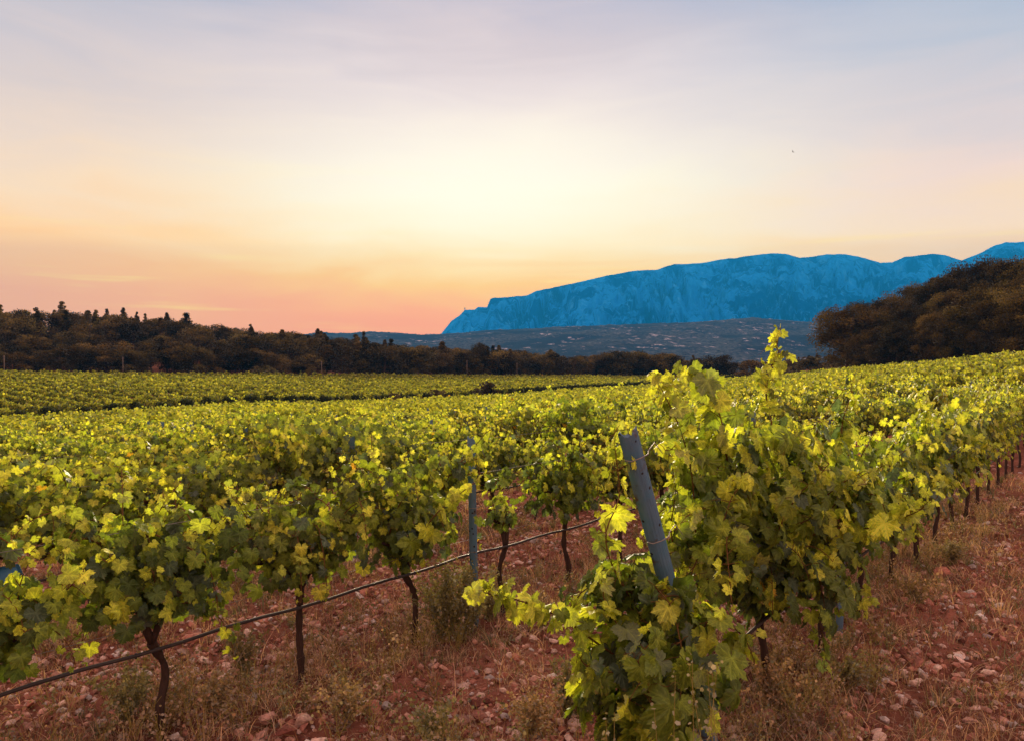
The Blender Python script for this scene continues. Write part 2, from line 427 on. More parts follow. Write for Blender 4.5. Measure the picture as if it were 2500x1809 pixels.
# ------------------------------------------------------------------ mountain and hills
SK_M = np.array([(1040, 835), (1076, 817), (1102, 785), (1123, 771), (1135, 757.5), (1145, 757), (1159, 757.5), (1167, 751), (1189, 751), (1197, 731), (1205, 728), (1240, 727), (1286, 722), (1312, 711), (1371, 699), (1435, 685), (1490, 673), (1554, 661.5), (1600, 660), (1620, 654), (1644, 647), (1679, 646), (1719, 643), (1747, 636.5), (1798, 631), (1846, 623), (1886, 619.4), (1917, 621), (1953, 631), (1981, 628), (2021, 622.6), (2060, 622.6), (2100, 629), (2148, 643), (2175, 642), (2207, 629), (2275, 621), (2306, 625), (2346, 637), (2386, 621), (2429, 599.6), (2453, 593), (2500, 593), (2600, 610), (2750, 600), (2950, 650), (3100, 720)], float)
def build_mountain():
    xs = np.linspace(1040, 3100, 760); k = (xs - 1250) / F
    ys = np.interp(xs, SK_M[:, 0], SK_M[:, 1]) + 1.3 * fbm(xs / 14, xs * 0, 4, 3) * np.clip((xs - 1070) / 40, 0, 1)
    Yr = 5200.0; zr = CAM_H + (HOR - ys) / F * Yr
    s = np.concatenate([np.linspace(-.35, -.02, 8), np.linspace(0, 1, 170)])
    K, S = np.meshgrid(k, s, indexing='ij'); ZR = np.repeat(zr[:, None], len(s), 1)
    depth = Yr - np.where(S < 0, S * 1500, S * 2100)
    Xp = K * Yr + 0 * S
    # profile: cliff band, bench, lower slope
    a = fbm(Xp / 420, S * 1.2, 4, 8)
    brk = .30 + .10 * a
    prof = np.where(S < brk, 1 - .46 * (S / brk) ** 1.1, .54 * (1 - (S - brk) / (1 - brk)) ** 1.25)
    prof = np.where(S < 0, 1 + S * 1.6, prof)
    z = -22 + (ZR + 22) * prof
    win = np.clip(S / .08, 0, 1) * np.clip((1 - S) / .1, 0, 1)
    rib = 1 - np.abs(fbm(Xp / 230 + 2.5 * a, S * 1.3, 5, 12, .55)) * 2
    rib2 = 1 - np.abs(fbm(Xp / 70 + 3 * a, S * 4, 4, 31, .6)) * 2
    gul = fbm(Xp / 300, S * 5, 5, 44, .55)
    z = z + win * (60 * (rib - .7) + 24 * (rib2 - .7) + 60 * gul)
    depth = depth - win * (150 * (rib - .7) + 45 * (rib2 - .7))
    # never rise over the skyline as seen from the vineyard
    lim = CAM_H + (ZR - CAM_H) / Yr * depth - 4
    z = np.where(S > 0, np.minimum(z, lim), z)
    V = np.stack([Xp * depth / Yr, depth, z], -1).reshape(-1, 3); n = len(s)
    i = np.arange(len(k) - 1)[:, None]; j = np.arange(n - 1)[None]
    f = np.stack([i * n + j, i * n + j + 1, (i + 1) * n + j + 1, (i + 1) * n + j], -1).reshape(-1, 4)
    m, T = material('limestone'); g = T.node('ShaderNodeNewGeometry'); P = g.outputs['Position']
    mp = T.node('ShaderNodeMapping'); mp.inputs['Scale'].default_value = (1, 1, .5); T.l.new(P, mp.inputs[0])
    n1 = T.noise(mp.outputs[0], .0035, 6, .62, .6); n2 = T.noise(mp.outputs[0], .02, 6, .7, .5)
    mp2 = T.node('ShaderNodeMapping'); mp2.inputs['Scale'].default_value = (1, 1, .28); T.l.new(P, mp2.inputs[0]); n3 = T.noise(mp2.outputs[0], .016, 7, .72, .5)  # upright streaks: gully shading put into the rock colour
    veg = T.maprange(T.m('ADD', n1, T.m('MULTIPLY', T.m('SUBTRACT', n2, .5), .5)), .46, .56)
    c = T.mix(veg, (.02, .30, .82), (.0, .060, .26)); c = T.mix(T.maprange(n3, .55, .66), c, (.06, .42, .90)); c = T.mix(T.maprange(n3, .45, .36), c, (.0, .045, .20))  # rock and scrub tones pushed blue: distance haze put into the colour
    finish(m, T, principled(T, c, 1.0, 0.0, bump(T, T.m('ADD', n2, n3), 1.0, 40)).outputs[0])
    o = link('mountain', make_mesh('mountain', V, [f], m)); tag(o, 'long limestone mountain ridge, blue from the air and a haze tint painted into the rock', kind='structure')
build_mountain()
SK_P = np.array([(500, 840), (700, 822), (786, 812), (852, 814), (895, 810), (959, 812), (1018, 817), (1076, 817), (1137, 812), (1217, 806), (1316, 802), (1395, 797.6), (1514, 793.6), (1700, 786.5), (1838, 776), (1957, 786), (2017, 790), (2150, 792), (2400, 780), (2800, 790), (3100, 800)], float)
def build_hills():
    xs = np.linspace(500, 3100, 900); k = (xs - 1250) / F
    ys = np.interp(xs, SK_P[:, 0], SK_P[:, 1]) + .8 * fbm(xs / 45, xs * 0, 2, 61); tuft = (1.2 * fbm(xs / 12, xs * 0, 3, 63) + 1.8 * np.clip(fbm(xs / 3.2, xs * 0, 2, 67), 0, 1)) / F * 2000
    Yr = 2000.0; zr = CAM_H + (HOR - ys) / F * Yr
    s = np.concatenate([np.linspace(-.4, -.03, 6), np.linspace(0, 1, 150)])
    K, S = np.meshgrid(k, s, indexing='ij'); ZR = np.repeat(zr[:, None], len(s), 1)
    depth = Yr - np.where(S < 0, S * 900, S * 1150); Xp = K * Yr
    prof = np.where(S < 0, 1 + S * 1.2, np.where(S < .3, 1 - .22 * S / .3, .78 * (1 - (S - .3) / .7) ** .9))
    z = -21 + (ZR + 21) * prof
    win = np.clip(S / .05, 0, 1) * np.clip((1 - S) / .1, 0, 1)
    z = z + win * (10 * fbm(Xp / 160, S * 6, 5, 71, .6) + 1.4 * np.abs(fbm(Xp / 22, depth / 22, 3, 77)))
    lim = CAM_H + (ZR - CAM_H) / Yr * depth - 1
    z = np.where(S > 0, np.minimum(z, lim), z) + tuft[:, None] * np.exp(-np.abs(S) / .012) + .5 * np.clip(fbm(Xp / 9, depth / 9, 2, 83), 0, 1) * win
    V = np.stack([Xp * depth / Yr, depth, z], -1).reshape(-1, 3); n = len(s)
    i = np.arange(len(k) - 1)[:, None]; j = np.arange(n - 1)[None]
    f = np.stack([i * n + j, i * n + j + 1, (i + 1) * n + j + 1, (i + 1) * n + j], -1).reshape(-1, 4)
    m, T = material('scrub_hill'); g = T.node('ShaderNodeNewGeometry'); P = g.outputs['Position']
    mp = T.node('ShaderNodeMapping'); mp.inputs['Scale'].default_value = (1, .4, 3.0); T.l.new(P, mp.inputs[0])
    n1 = T.noise(mp.outputs[0], .01, 5, .6); n2 = T.noise(mp.outputs[0], .05, 6, .7, .4); n3 = T.noise(P, .16, 4, .7)
    c = T.mix(T.maprange(n3, .38, .62), (.016, .024, .036), (.085, .098, .105)); c = T.mix(T.maprange(T.noise(P, .006, 5, .6, .5), .46, .56), c, (.026, .038, .052))  # scrub tones tinted slightly blue: distance haze put into the colour
    rock = T.m('MULTIPLY', T.maprange(n2, .57, .64), T.maprange(n1, .46, .57))
    c = T.mix(T.m('MULTIPLY', rock, 1.0), c, (.46, .42, .46))
    finish(m, T, principled(T, c, 1.0, 0.0, bump(T, n3, .8, 4)).outputs[0])
    o = link('hills', make_mesh('hills', V, [f], m)); tag(o, 'scrub covered plateau with pale rock outcrops below the mountain', kind='structure')
build_hills()
def build_cross():
    b = at(1135, 758, 5195); t = Tubes(6)
    t.add([b + (0, 0, -8), b + (0, 0, 17)], [3.2, 2.6]); t.add([b + (-5, 0, 11), b + (5, 0, 11)], 1.3)
    o = link('summit_cross', t.mesh('summit_cross', M_pole), loc=None)
    tag(o, 'tiny cross standing on the left end of the blue mountain ridge', 'cross')
build_cross()

# ------------------------------------------------------------------ leaves
HALF = [(0, 1.04), (5, .91), (10, .94), (14, .83), (19, .85), (23, .75), (27, .69), (32, .81), (36, .79), (42, .90), (45, .86), (51, .98), (55, .86), (60, .90), (64, .80), (70, .82), (77, .64), (84, .76), (88, .73), (95, .83), (99, .78), (107, .89), (112, .78), (120, .82), (126, .71), (136, .73), (144, .61), (155, .60), (167, .42)]
def leaf_template(lod):
    if lod == 0: half = HALF
    elif lod == 1: half = [(0, 1.04), (9, .86), (16, .87), (27, .67), (38, .82), (50, .98), (58, .82), (67, .84), (78, .62), (92, .78), (107, .88), (117, .72), (132, .74), (148, .58), (167, .40)]
    else: half = [(0, 1.05), (27, .68), (50, .97), (78, .64), (107, .86), (155, .52)]
    pts = half + [(180, .06)] + [(360 - a, r) for a, r in half[1:][::-1]]
    a = np.radians([p[0] for p in pts]); r = np.array([p[1] for p in pts]); n = len(a)
    def surf(rr):
        x = np.sin(a) * rr; y = np.cos(a) * rr
        z = -.30 * rr ** 2 + .06 * np.cos(a * 5) * rr + .10 * np.abs(x)
        return np.stack([x, y, z], -1)
    i = np.arange(n); i2 = (i + 1) % n
    if lod == 0:
        V = np.vstack([[[0, 0, 0]], surf(r * .52), surf(r)])
        F3 = np.stack([0 * i, 1 + i2, 1 + i], -1); F4 = np.stack([1 + i, 1 + i2, 1 + n + i2, 1 + n + i], -1)
        vein = np.concatenate([[1.25], 1 + .16 * (np.cos(a * 3.55) > .7), np.full(n, 1.0)])
        return V, [F3, F4], vein
    V = np.vstack([[[0, 0, 0]], surf(r)]); F3 = np.stack([0 * i, 1 + i2, 1 + i], -1)
    return V, [F3], np.concatenate([[1.15], np.ones(n)])
LT = [leaf_template(i) for i in range(3)]
QT = (np.array([[-.5, -.2, 0], [0, -.5, .05], [.55, -.1, 0], [.3, .5, -.1], [-.35, .45, -.1]]), [np.array([[0, 1, 2, 3, 4]])], np.ones(5))
def place_leaves(tmpl, pos, tip, nor, size, color, rng=None, squash=True):
    TV, TF, vein = tmpl; n = len(pos)
    tip = unit(tip); nor = unit(nor - (nor * tip).sum(-1, keepdims=True) * tip); side = np.cross(tip, nor)
    w = 1.0; cz = 1.0; jz = 0.0; jr = 1.0
    if rng is not None:
        w = rng.uniform(.8, 1.15, (n, 1)); cz = rng.uniform(-.6, 2.6, (n, 1)); jz = rng.normal(0, .045, (n, len(TV))); jr = 1 + rng.normal(0, .045, (n, len(TV)))
    V = pos[:, None] + size[:, None, None] * (
        (TV[None, :, 0] * w * jr)[..., None] * side[:, None] + (TV[None, :, 1] * jr)[..., None] * tip[:, None] + (TV[None, :, 2] * cz + jz)[..., None] * nor[:, None])
    m = len(TV); off = (np.arange(n) * m)[:, None, None]
    Fs = [(f[None] + off).reshape(-1, f.shape[1]) for f in TF]
    C = color[:, None] * vein[None, :, None]
    return V.reshape(-1, 3), Fs, C.reshape(-1, 3)

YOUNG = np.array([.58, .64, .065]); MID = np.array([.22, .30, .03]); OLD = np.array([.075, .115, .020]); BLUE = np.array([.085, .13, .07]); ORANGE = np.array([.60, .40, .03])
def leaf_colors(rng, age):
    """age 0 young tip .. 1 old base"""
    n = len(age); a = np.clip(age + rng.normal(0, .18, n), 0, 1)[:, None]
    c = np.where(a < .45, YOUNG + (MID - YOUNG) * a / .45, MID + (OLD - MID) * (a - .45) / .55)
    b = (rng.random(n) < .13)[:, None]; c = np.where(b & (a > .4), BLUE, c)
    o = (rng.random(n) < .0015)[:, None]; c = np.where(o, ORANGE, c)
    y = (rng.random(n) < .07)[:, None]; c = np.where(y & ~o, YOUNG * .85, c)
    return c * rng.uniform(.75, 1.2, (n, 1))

def grow_shoot(rng, start, d, L, droop, step=.055, wob=.16):
    P = [np.array(start, float)]; d = unit(np.array(d, float)); n = max(4, int(L / step))
    for i in range(n):
        f = i / n
        d = unit(d + np.array([0, 0, -droop * (0.25 + 1.6 * f) * step * 3]) + rng.normal(0, wob, 3) * step * 5)
        P.append(P[-1] + d * step)
        if P[-1][2] < .22: break
    return np.array(P)

def vine_geometry(seed, H=1.4, lod=1, nsh=16, leaf=.078, width=.34, arm=.45, fill=120, extra=None, trunk=True, lateral=.8, longp=.2, lean=0.0, fillx=.47, base_age=0.0, upright=1.0):
    """returns (trunk mesh arrays, shoot tubes, leaf arrays) in local coordinates; local X runs along the row"""
    rng = np.random.default_rng(seed)
    wood = Tubes(8 if lod < 2 else 5)
    fk = np.array([rng.uniform(-.07, .07), rng.uniform(-.04, .04), rng.uniform(.50, .60)])
    tp = np.array([[0, 0, -.08], [rng.uniform(-.02, .02), rng.uniform(-.02, .02), .15], [rng.uniform(-.04, .04), rng.uniform(-.03, .03), .36], fk])
    tl = smooth_line(tp, 5); n = len(tl)
    wood.add(tl, np.interp(np.linspace(0, 1, n), [0, .15, .8, 1], [.032, .024, .021, .028]) * (1 + .18 * rng.normal(0, 1, n).clip(-1, 1)))
    arms = []
    for sgn in (-1, 1):
        e = np.array([sgn * arm * rng.uniform(.8, 1.05), rng.uniform(-.05, .05), fk[2] + rng.uniform(.14, .32)])
        ml = smooth_line([fk, fk + (e - fk) * np.array([.35, .5, .7]) + rng.normal(0, .02, 3), e], 4)
        wood.add(ml, np.linspace(.021, .011, len(ml)) * (1 + .15 * rng.normal(0, 1, len(ml)).clip(-1, 1)))
        arms.append(ml)
    canes = Tubes(4 if lod < 2 else 3)
    pos, tip, nor, siz, age = [], [], [], [], []
    def leaves_on(P, lf, a0=1.0, a1=0.0, lat=lateral, flat=False):
        n = len(P)
        for i in range(1, n):
            f = i / (n - 1); sd = 1 if i % 2 else -1
            T = unit(P[min(i + 1, n - 1)] - P[i - 1])
            sidev = unit(np.cross(T, [0, 0, 1]) + rng.normal(0, .35, 3)) * sd
            reps = 1 + (rng.random() < lat * (1 - f * .6)) + (lod == 0 and rng.random() < .25)
            for q in range(int(reps)):
                pd = unit(sidev * (1 if q == 0 else -1) + np.array([0, 0, .25]) + rng.normal(0, .3, 3))
                pl = rng.uniform(.04, .09) * (1.6 if q else 1) * (1 - .5 * f) * lf / .078
                b = P[i] + pd * pl
                outy = np.array([0, math.copysign(1, b[1] + rng.normal(0, .12)), 0]) if abs(b[1]) > 1e-6 else np.array([0, 1., 0])
                nn = unit(outy * rng.uniform(.3, 1.1) + np.array([0, 0, rng.uniform(.15, 1.2)]) + rng.normal(0, .42, 3))
                tt = unit(pd * .5 + np.array([0, 0, -.9]) + rng.normal(0, .38, 3))
                s = lf * (1.2 - .72 * f ** 1.5) * rng.uniform(.62, 1.3) * (.75 if q else 1)
                pos.append(b); tip.append(tt); nor.append(nn); siz.append(s); age.append((a0 + (a1 - a0) * f) + .15 * (q > 0))
                if lod == 0: canes.add([P[i], P[i] + pd * pl * .5 + (0, 0, .006), b], [.0022, .0016, .0014], False)
    for k in range(nsh):
        A = arms[k % 2]; q = rng.uniform(.15, 1) ** .8; st = A[int(q * (len(A) - 1))]
        out = rng.choice([-1, 1])
        d = np.array([rng.normal(0, .26) + .2 * np.sign(st[0]), out * abs(rng.normal(.22, .22)) + lean, 1.0 * upright])
        L = (H - .68) * rng.uniform(.62, 1.2)
        if rng.random() < longp: L *= 1.45
        P = grow_shoot(rng, st, d, L, rng.uniform(.3, 1.1))
        P[:, 1] = np.where(np.abs(P[:, 1]) > width, np.sign(P[:, 1]) * (width + (np.abs(P[:, 1]) - width) * .4), P[:, 1])
        canes.add(P, np.linspace(.0055, .002, len(P)), False)
        leaves_on(P, leaf, 1.0, 0.0 + base_age)
    # drooping side shoots
    for k in range(int(nsh * .45)):
        A = arms[k % 2]; st = A[rng.integers(1, len(A))] + (0, 0, rng.uniform(.05, .45)); out = rng.choice([-1, 1])
        P = grow_shoot(rng, st, (rng.normal(0, .5), out * rng.uniform(.5, 1.1), .5), rng.uniform(.35, .7), rng.uniform(1.6, 2.8))
        canes.add(P, np.linspace(.0045, .0018, len(P)), False)
        leaves_on(P, leaf * .95, 1.0, .25)
    if fill:
        zlo = .68 if fillx > .4 else .36; zz = zlo + (H - .20 - zlo) * rng.random(fill) ** .85; ww = width * np.interp(zz, [.5, .8, H], [.6, 1, .55])
        yy = rng.normal(0, .55, fill).clip(-1.1, 1.1) * ww
        B = np.stack([rng.uniform(-fillx, fillx, fill), yy, zz + .05 * rng.normal(0, 1, fill)], -1)
        pos += list(B); tip += list(unit(np.stack([rng.normal(0, .4, fill), .4 * np.sign(yy), np.full(fill, -.9)], -1)))
        nor += list(unit(np.stack([rng.normal(0, .4, fill), np.sign(yy) * 1.0, rng.uniform(.1, 1, fill)], -1)))
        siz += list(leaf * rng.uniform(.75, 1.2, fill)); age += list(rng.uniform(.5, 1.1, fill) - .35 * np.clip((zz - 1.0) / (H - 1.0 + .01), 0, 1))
    if extra:
        for (P, lf, a0, a1) in extra:
            canes.add(P, np.linspace(.0055, .0016, len(P)), False)
            leaves_on(np.asarray(P), lf, a0, a1, .25)
            # tendrils near the tip
            for i in range(2, len(P) - 1, 3):
                q = P[i]; dr = unit(rng.normal(0, 1, 3) + (0, 0, .3)); th = np.linspace(0, 1, 14)
                ax = unit(np.cross(dr, rng.normal(0, 1, 3)))
                T3 = q + dr * th[:, None] * rng.uniform(.06, .14) + ax * (.02 * np.sin(th * 9) * th)[:, None] - np.array([0, 0, .03]) * (th ** 2)[:, None]
                canes.add(T3, np.linspace(.0018, .0008, 14), False)
    pos, tip, nor, siz, age = map(np.array, (pos, tip, nor, siz, age))
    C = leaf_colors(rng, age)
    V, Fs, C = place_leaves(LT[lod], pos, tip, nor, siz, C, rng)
    return wood, canes, (V, Fs, C)

def make_vine(seed, **kw):
    wood, canes, (V, Fs, C) = vine_geometry(seed, **kw)
    r = empty('grape_vine')
    link('trunk', wood.mesh('trunk', M_bark), r)
    link('canes', canes.mesh('canes', M_cane), r)
    link('foliage', make_mesh('foliage', V, Fs, M_leaf, C, leafuv=np.tile(LT[kw['lod']][0][:, :2], (len(V) // len(LT[kw['lod']][0]), 1))), r)
    return r

def set_vine(o, p, t, label, group=None, flip=False, s=1.0, zs=1.0):
    xy = pt(p, t)
    o.location = (xy[0], xy[1], float(gz(xy[0], xy[1])))
    o.rotation_euler = (0, 0, ROT + (pi if flip else 0)); o.scale = (s, s, s * zs)
    tag(o, label, 'grape vine', group)
def to_local(P, p, t):
    """world points -> vine local frame (not flipped, scale 1)"""
    xy = pt(p, t); q = np.asarray(P, float) - np.array([xy[0], xy[1], float(gz(xy[0], xy[1]))])
    return np.stack([q[:, 0] * U[0] + q[:, 1] * U[1], q[:, 0] * N[0] + q[:, 1] * N[1], q[:, 2]], -1)
def px_shoot(p, t, pts, lf, a0=.45, a1=0.0, n=4):
    return (to_local(smooth_line([at(*q) for q in pts], n), p, t), lf, a0, a1)
EXTRA_P = {}

# ------------------------------------------------------------------ the near vines, one by one
NEAR = []   # (row index, t) already taken
def near_vine(row, t, label, seed, **kw):
    p = P0 + row * DP
    o = make_vine(seed, **kw); set_vine(o, p, t, label); NEAR.append((row, t)); return o
G_row = 'grape vines standing in the vineyard rows'
# row 0 starts with the low sprawling vine in front of the leaning end post
near_vine(0, 3.25, 'low sprawling vine in front of the leaning end post, lowest and nearest', 11, H=.86, lod=0, nsh=17, leaf=.096, width=.34, arm=.22, fill=230, fillx=.34, lean=.10, base_age=.1,
    extra=[px_shoot(P0, 3.25, [(1600, 1640, 3.55), (1500, 1600, 3.4), (1400, 1530, 3.35), (1330, 1490, 3.3), (1240, 1460, 3.3), (1190, 1450, 3.3), (1150, 1435, 3.3)], .088, .4, 0, 4),
           px_shoot(P0, 3.25, [(1590, 1560, 3.5), (1545, 1470, 3.45), (1495, 1380, 3.45), (1480, 1300, 3.45), (1512, 1215, 3.45), (1505, 1120, 3.45), (1498, 1062, 3.45)], .080, .5, 0, 3),
           px_shoot(P0, 3.25, [(1560, 1640, 3.5), (1530, 1560, 3.4), (1480, 1480, 3.35), (1470, 1400, 3.35)], .09, .5, .1),
           px_shoot(P0, 3.25, [(1650, 1600, 3.5), (1670, 1520, 3.4), (1650, 1455, 3.35)], .10, .6, .1),
           px_shoot(P0, 3.25, [(1640, 1780, 3.3), (1660, 1690, 3.1), (1700, 1640, 3.05), (1740, 1650, 3.0)], .10, .8, .3),
           px_shoot(P0, 3.25, [(1600, 1800, 3.2), (1590, 1700, 3.0), (1560, 1620, 2.95), (1600, 1560, 3.0)], .10, .8, .3),
           px_shoot(P0, 3.25, [(1680, 1600, 3.4), (1730, 1520, 3.3), (1760, 1500, 3.3)], .10, .6, .2),
           px_shoot(P0, 3.25, [(1640, 1700, 3.4), (1560, 1650, 3.2), (1450, 1640, 3.15), (1410, 1600, 3.15)], .09, .8, .3)])
near_vine(0, 4.65, 'tallest bushy vine behind the leaning end post, one shoot rising into the sky', 12, H=1.90, longp=0, lod=0, nsh=34, leaf=.086, width=.44, arm=.5, fill=260, base_age=.1,
    extra=[px_shoot(P0, 4.65, [(1880, 1150, 4.7), (1885, 1040, 4.65), (1870, 960, 4.6), (1878, 905, 4.6), (1900, 868, 4.6), (1897, 845, 4.6), (1905, 805, 4.6)], .066, .35, 0, 4),
           px_shoot(P0, 4.65, [(1700, 1300, 4.5), (1690, 1160, 4.4), (1665, 1060, 4.35), (1640, 1000, 4.3), (1615, 950, 4.3), (1585, 910, 4.3)], .085, .5, 0),
           px_shoot(P0, 4.65, [(1780, 1150, 4.5), (1760, 1020, 4.4), (1720, 940, 4.4), (1670, 915, 4.4), (1620, 930, 4.4)], .095, .4, .1),
           px_shoot(P0, 4.65, [(1660, 1400, 4.4), (1640, 1300, 4.3), (1650, 1200, 4.3), (1640, 1130, 4.3)], .085, .5, .1)])
near_vine(0, 5.65, 'tall bushy vine with a long bright shoot reaching sideways over the track edge', 13, H=1.70, longp=0, lod=0, nsh=32, leaf=.082, width=.44, arm=.5, fill=230, base_age=.1,
    extra=[px_shoot(P0, 5.65, [(1980, 1290, 5.3), (2060, 1290, 5.0), (2130, 1290, 4.8), (2190, 1270, 4.7), (2240, 1250, 4.6), (2290, 1215, 4.6)], .100, .12, 0, 4),
           px_shoot(P0, 5.65, [(2050, 1100, 5.6), (2060, 1020, 5.6), (2080, 960, 5.6), (2075, 920, 5.6)], .08, .3, 0),
           px_shoot(P0, 5.65, [(1900, 1400, 5.0), (1960, 1380, 4.8), (2010, 1410, 4.7), (2040, 1380, 4.7)], .09, .5, .1)])
for i, t in enumerate((6.65, 7.75, 8.75, 9.75, 10.75)):
    near_vine(0, t, ['shorter vine just right of the two tall vines by the track', 'third vine past the long sideways shoot in the row beside the track', 'vine in the track side row with dark trunk and weeds at its foot', 'vine in the track side row shaded under thick leaves', 'farther vine in the track side row, trunk standing clear of the leaves'][i], 20 + i, H=(1.24, 1.35, 1.5, 1.62, 1.55)[i], lod=1, nsh=21, leaf=.076, width=.38, fill=300,
        extra=[px_shoot(P0, t, [(int(1250 + F * (x_ / y_)), 1150 - 26 * i, y_ - .3), (int(1250 + F * (x_ / y_)) + 60, 1110 - 28 * i, y_ - .9), (int(1250 + F * (x_ / y_)) + 120, 1120 - 30 * i, y_ - 1.3)], .07, .4, 0) for x_, y_ in [pt(P0, t)]] if i % 2 else None)
lab1 = {2.15: 'left foreground vine with strongly forked trunk leaning right over the black hose',
        1.15: 'vine cut by the lower left corner, branches hanging low over the hose',
        3.07: 'foreground vine with straight thin trunk, second forked one along the black hose',
        4.06: 'foreground vine just left of the upright grey post, trunk splitting in a narrow V',
        6.02: 'vine right of the upright grey post with bare leaning trunk below',
        7.0: 'vine between the upright grey post and the leaning end post, half hidden'}
for t, (H, nsh, sd) in {1.15: (1.14, 18, 31), 2.15: (1.34, 21, 32), 3.07: (1.26, 20, 33), 4.06: (1.48, 21, 34), 6.02: (1.26, 19, 35), 7.0: (1.36, 20, 36)}.items():
    near_vine(1, t, lab1[t], sd, H=H, lod=0, nsh=nsh, leaf=.056, width=.30, fill=250, fillx=.405, arm=.36,
        extra=[px_shoot(P0 + DP, 4.06, [(1010, 1330, 5.3), (1060, 1260, 5.2), (1110, 1215, 5.2), (1165, 1175, 5.2)], .075, .5, 0.1)] if t == 4.06 else
              [px_shoot(P0 + DP, 1.15, [(60, 1500, 3.8), (110, 1480, 3.7), (160, 1440, 3.6), (200, 1395, 3.6)], .085, .4, .05)] if t == 1.15 else None)
near_vine(1, .2, 'vine at the far left edge reaching in with bright yellow leaves', 37, H=1.3, lod=0, nsh=17, leaf=.085, width=.36, fill=150)
# young replanted vine in the gap
near_vine(1, 5.1, 'small thin replanted vine among weeds right of the upright grey post', 38, H=.92, lod=0, nsh=5, leaf=.07, width=.2, fill=0, arm=.15)

# prototypes for the other individual vines
rngV = np.random.default_rng(77)
PRO1 = [make_vine(200 + i, H=[1.42, 1.55, 1.28, 1.46, 1.68, 1.36, 1.22, 1.52][i], lod=1, nsh=23, leaf=.055, width=.31, fill=310, arm=.40, fillx=.43) for i in range(8)]
PRO2 = [make_vine(300 + i, H=[1.42, 1.5, 1.36, 1.46, 1.4, 1.54][i], lod=2, nsh=19, leaf=.074, width=.34, fill=200, lateral=.7) for i in range(6)]
used = set()
ordn = ['front', 'second', 'third', 'fourth', 'fifth', 'sixth', 'seventh', 'eighth', 'ninth', 'tenth', 'eleventh', 'twelfth', 'thirteenth', 'fourteenth', 'fifteenth', 'sixteenth']
cand, far_vines = [], []
for row in range(0, 27):
    p = P0 + row * DP; off = rngV.uniform(0, 1)
    if row == 0: off = .75
    if row == 1: off = .02
    for i in range(-75, 230):
        t = i * 1.0 + off + rngV.normal(0, .05)
        if row == 0 and t < 11.3: continue
        if row == 1 and t < 7.6: continue
        x, y = pt(p, t)
        if y < 1.2: continue
        r = math.hypot(x, y); az = math.degrees(math.atan2(x, y))
        if abs(az) > 34.5 + 60 / max(r, 3): continue
        # where the block ends towards the pines on the right
        lim = np.interp(az, [-60, 8, 14, 18.5, 24, 28, 33, 40], [400, 400, 180, 165, 124, 116, 104, 98])
        if r > lim: continue
        if rngV.random() < .03 and r > 8: continue
        (cand if r < 34 else far_vines).append((r, row, t))
cand.sort()
N_IND = 300 - len(NEAR)
far_vines += cand[N_IND:]; cand = cand[:N_IND]
for r, row, t in cand:
    pro = PRO1 if r < 17 else PRO2
    k = int(rngV.integers(len(pro))); src = pro[k]
    if (id(pro), k) not in used: used.add((id(pro), k)); o = src
    else: o = copy_tree(src)
    lb = 'leafy yellow-green vine in the %s row counted from the track' % ordn[min(row, 15)] if row <= 3 else ('vine of the middle rows between the fifth and the eighth row from the track' if row <= 7 else 'vine of the farther rows past the eighth row from the track')
    set_vine(o, P0 + row * DP, t, lb, G_row, rngV.random() < .5, rngV.uniform(.92, 1.07), 1.13 if row == 0 else rngV.uniform(.84, 1.1))
for key, pro in (('a', PRO1), ('b', PRO2)):
    for k, o in enumerate(pro):
        if (id(pro), k) not in used:
            for ch in list(o.children): bpy.data.objects.remove(ch)
            bpy.data.objects.remove(o)

# ------------------------------------------------------------------ the remaining vines of the block, and the far block
def mass_vines(name, spots, label, seed, dark=(1, 1, 1), wid=1.0):
    rng = np.random.default_rng(seed); pos, nor, tip, siz, C = [], [], [], [], []
    tub = Tubes(4)
    for (x, y, ux, uy, H) in spots:
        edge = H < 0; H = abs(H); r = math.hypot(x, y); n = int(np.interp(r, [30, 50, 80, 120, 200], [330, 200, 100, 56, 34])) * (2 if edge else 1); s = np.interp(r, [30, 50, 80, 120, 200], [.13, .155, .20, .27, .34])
        z0 = float(ground_z(x, y)); a = rng.uniform(-.55, .55, n); q = rng.random(n) ** .55
        h = .5 + (H - .5) * q + rng.normal(0, .07, n) + (rng.random(n) < .06) * rng.uniform(0, .3, n)
        w = wid * np.interp(h, [.4, .8, 1.2, H + .2], [.25, .40, .34, .14]) * rng.normal(0, .65, n).clip(-1.2, 1.2)
        P = np.stack([x + a * ux - w * uy, y + a * uy + w * ux, z0 + h], -1)
        pos.append(P)
        nn = np.stack([-np.sign(w) * uy, np.sign(w) * ux, rng.uniform(.2, 1.3, n)], -1) + rng.normal(0, .45, (n, 3))
        nor.append(nn); tip.append(rng.normal(0, .5, (n, 3)) + (0, 0, -.7)); siz.append(s * rng.uniform(.7, 1.25, n))
        C.append(np.tile(OLD * .5, (n, 1)) * rng.uniform(.6, 1.4, (n, 1)) if edge else leaf_colors(rng, np.clip(1.05 - .85 * q + rng.normal(0, .1, n), 0, 1)) * rng.uniform(.6, 1.2))  # front rows of the far block: shade put into the leaf colour
        if r < 90: tub.add([(x, y, z0 - .1), (x + rng.normal(0, .03), y, z0 + .7)], .035, False)
    pos, nor, tip, siz, C = map(np.concatenate, (pos, nor, tip, siz, C))
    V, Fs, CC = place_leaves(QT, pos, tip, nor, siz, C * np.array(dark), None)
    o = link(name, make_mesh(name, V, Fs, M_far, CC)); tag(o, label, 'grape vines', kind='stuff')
    if tub.V:
        link('trunks', tub.mesh('trunks', M_bark), o)
sp = []
for r, row, t in far_vines:
    x, y = pt(P0 + row * DP, t); sp.append((x, y, U[0], U[1], 1.28 + .12 * math.sin(t * 1.7 + row)))
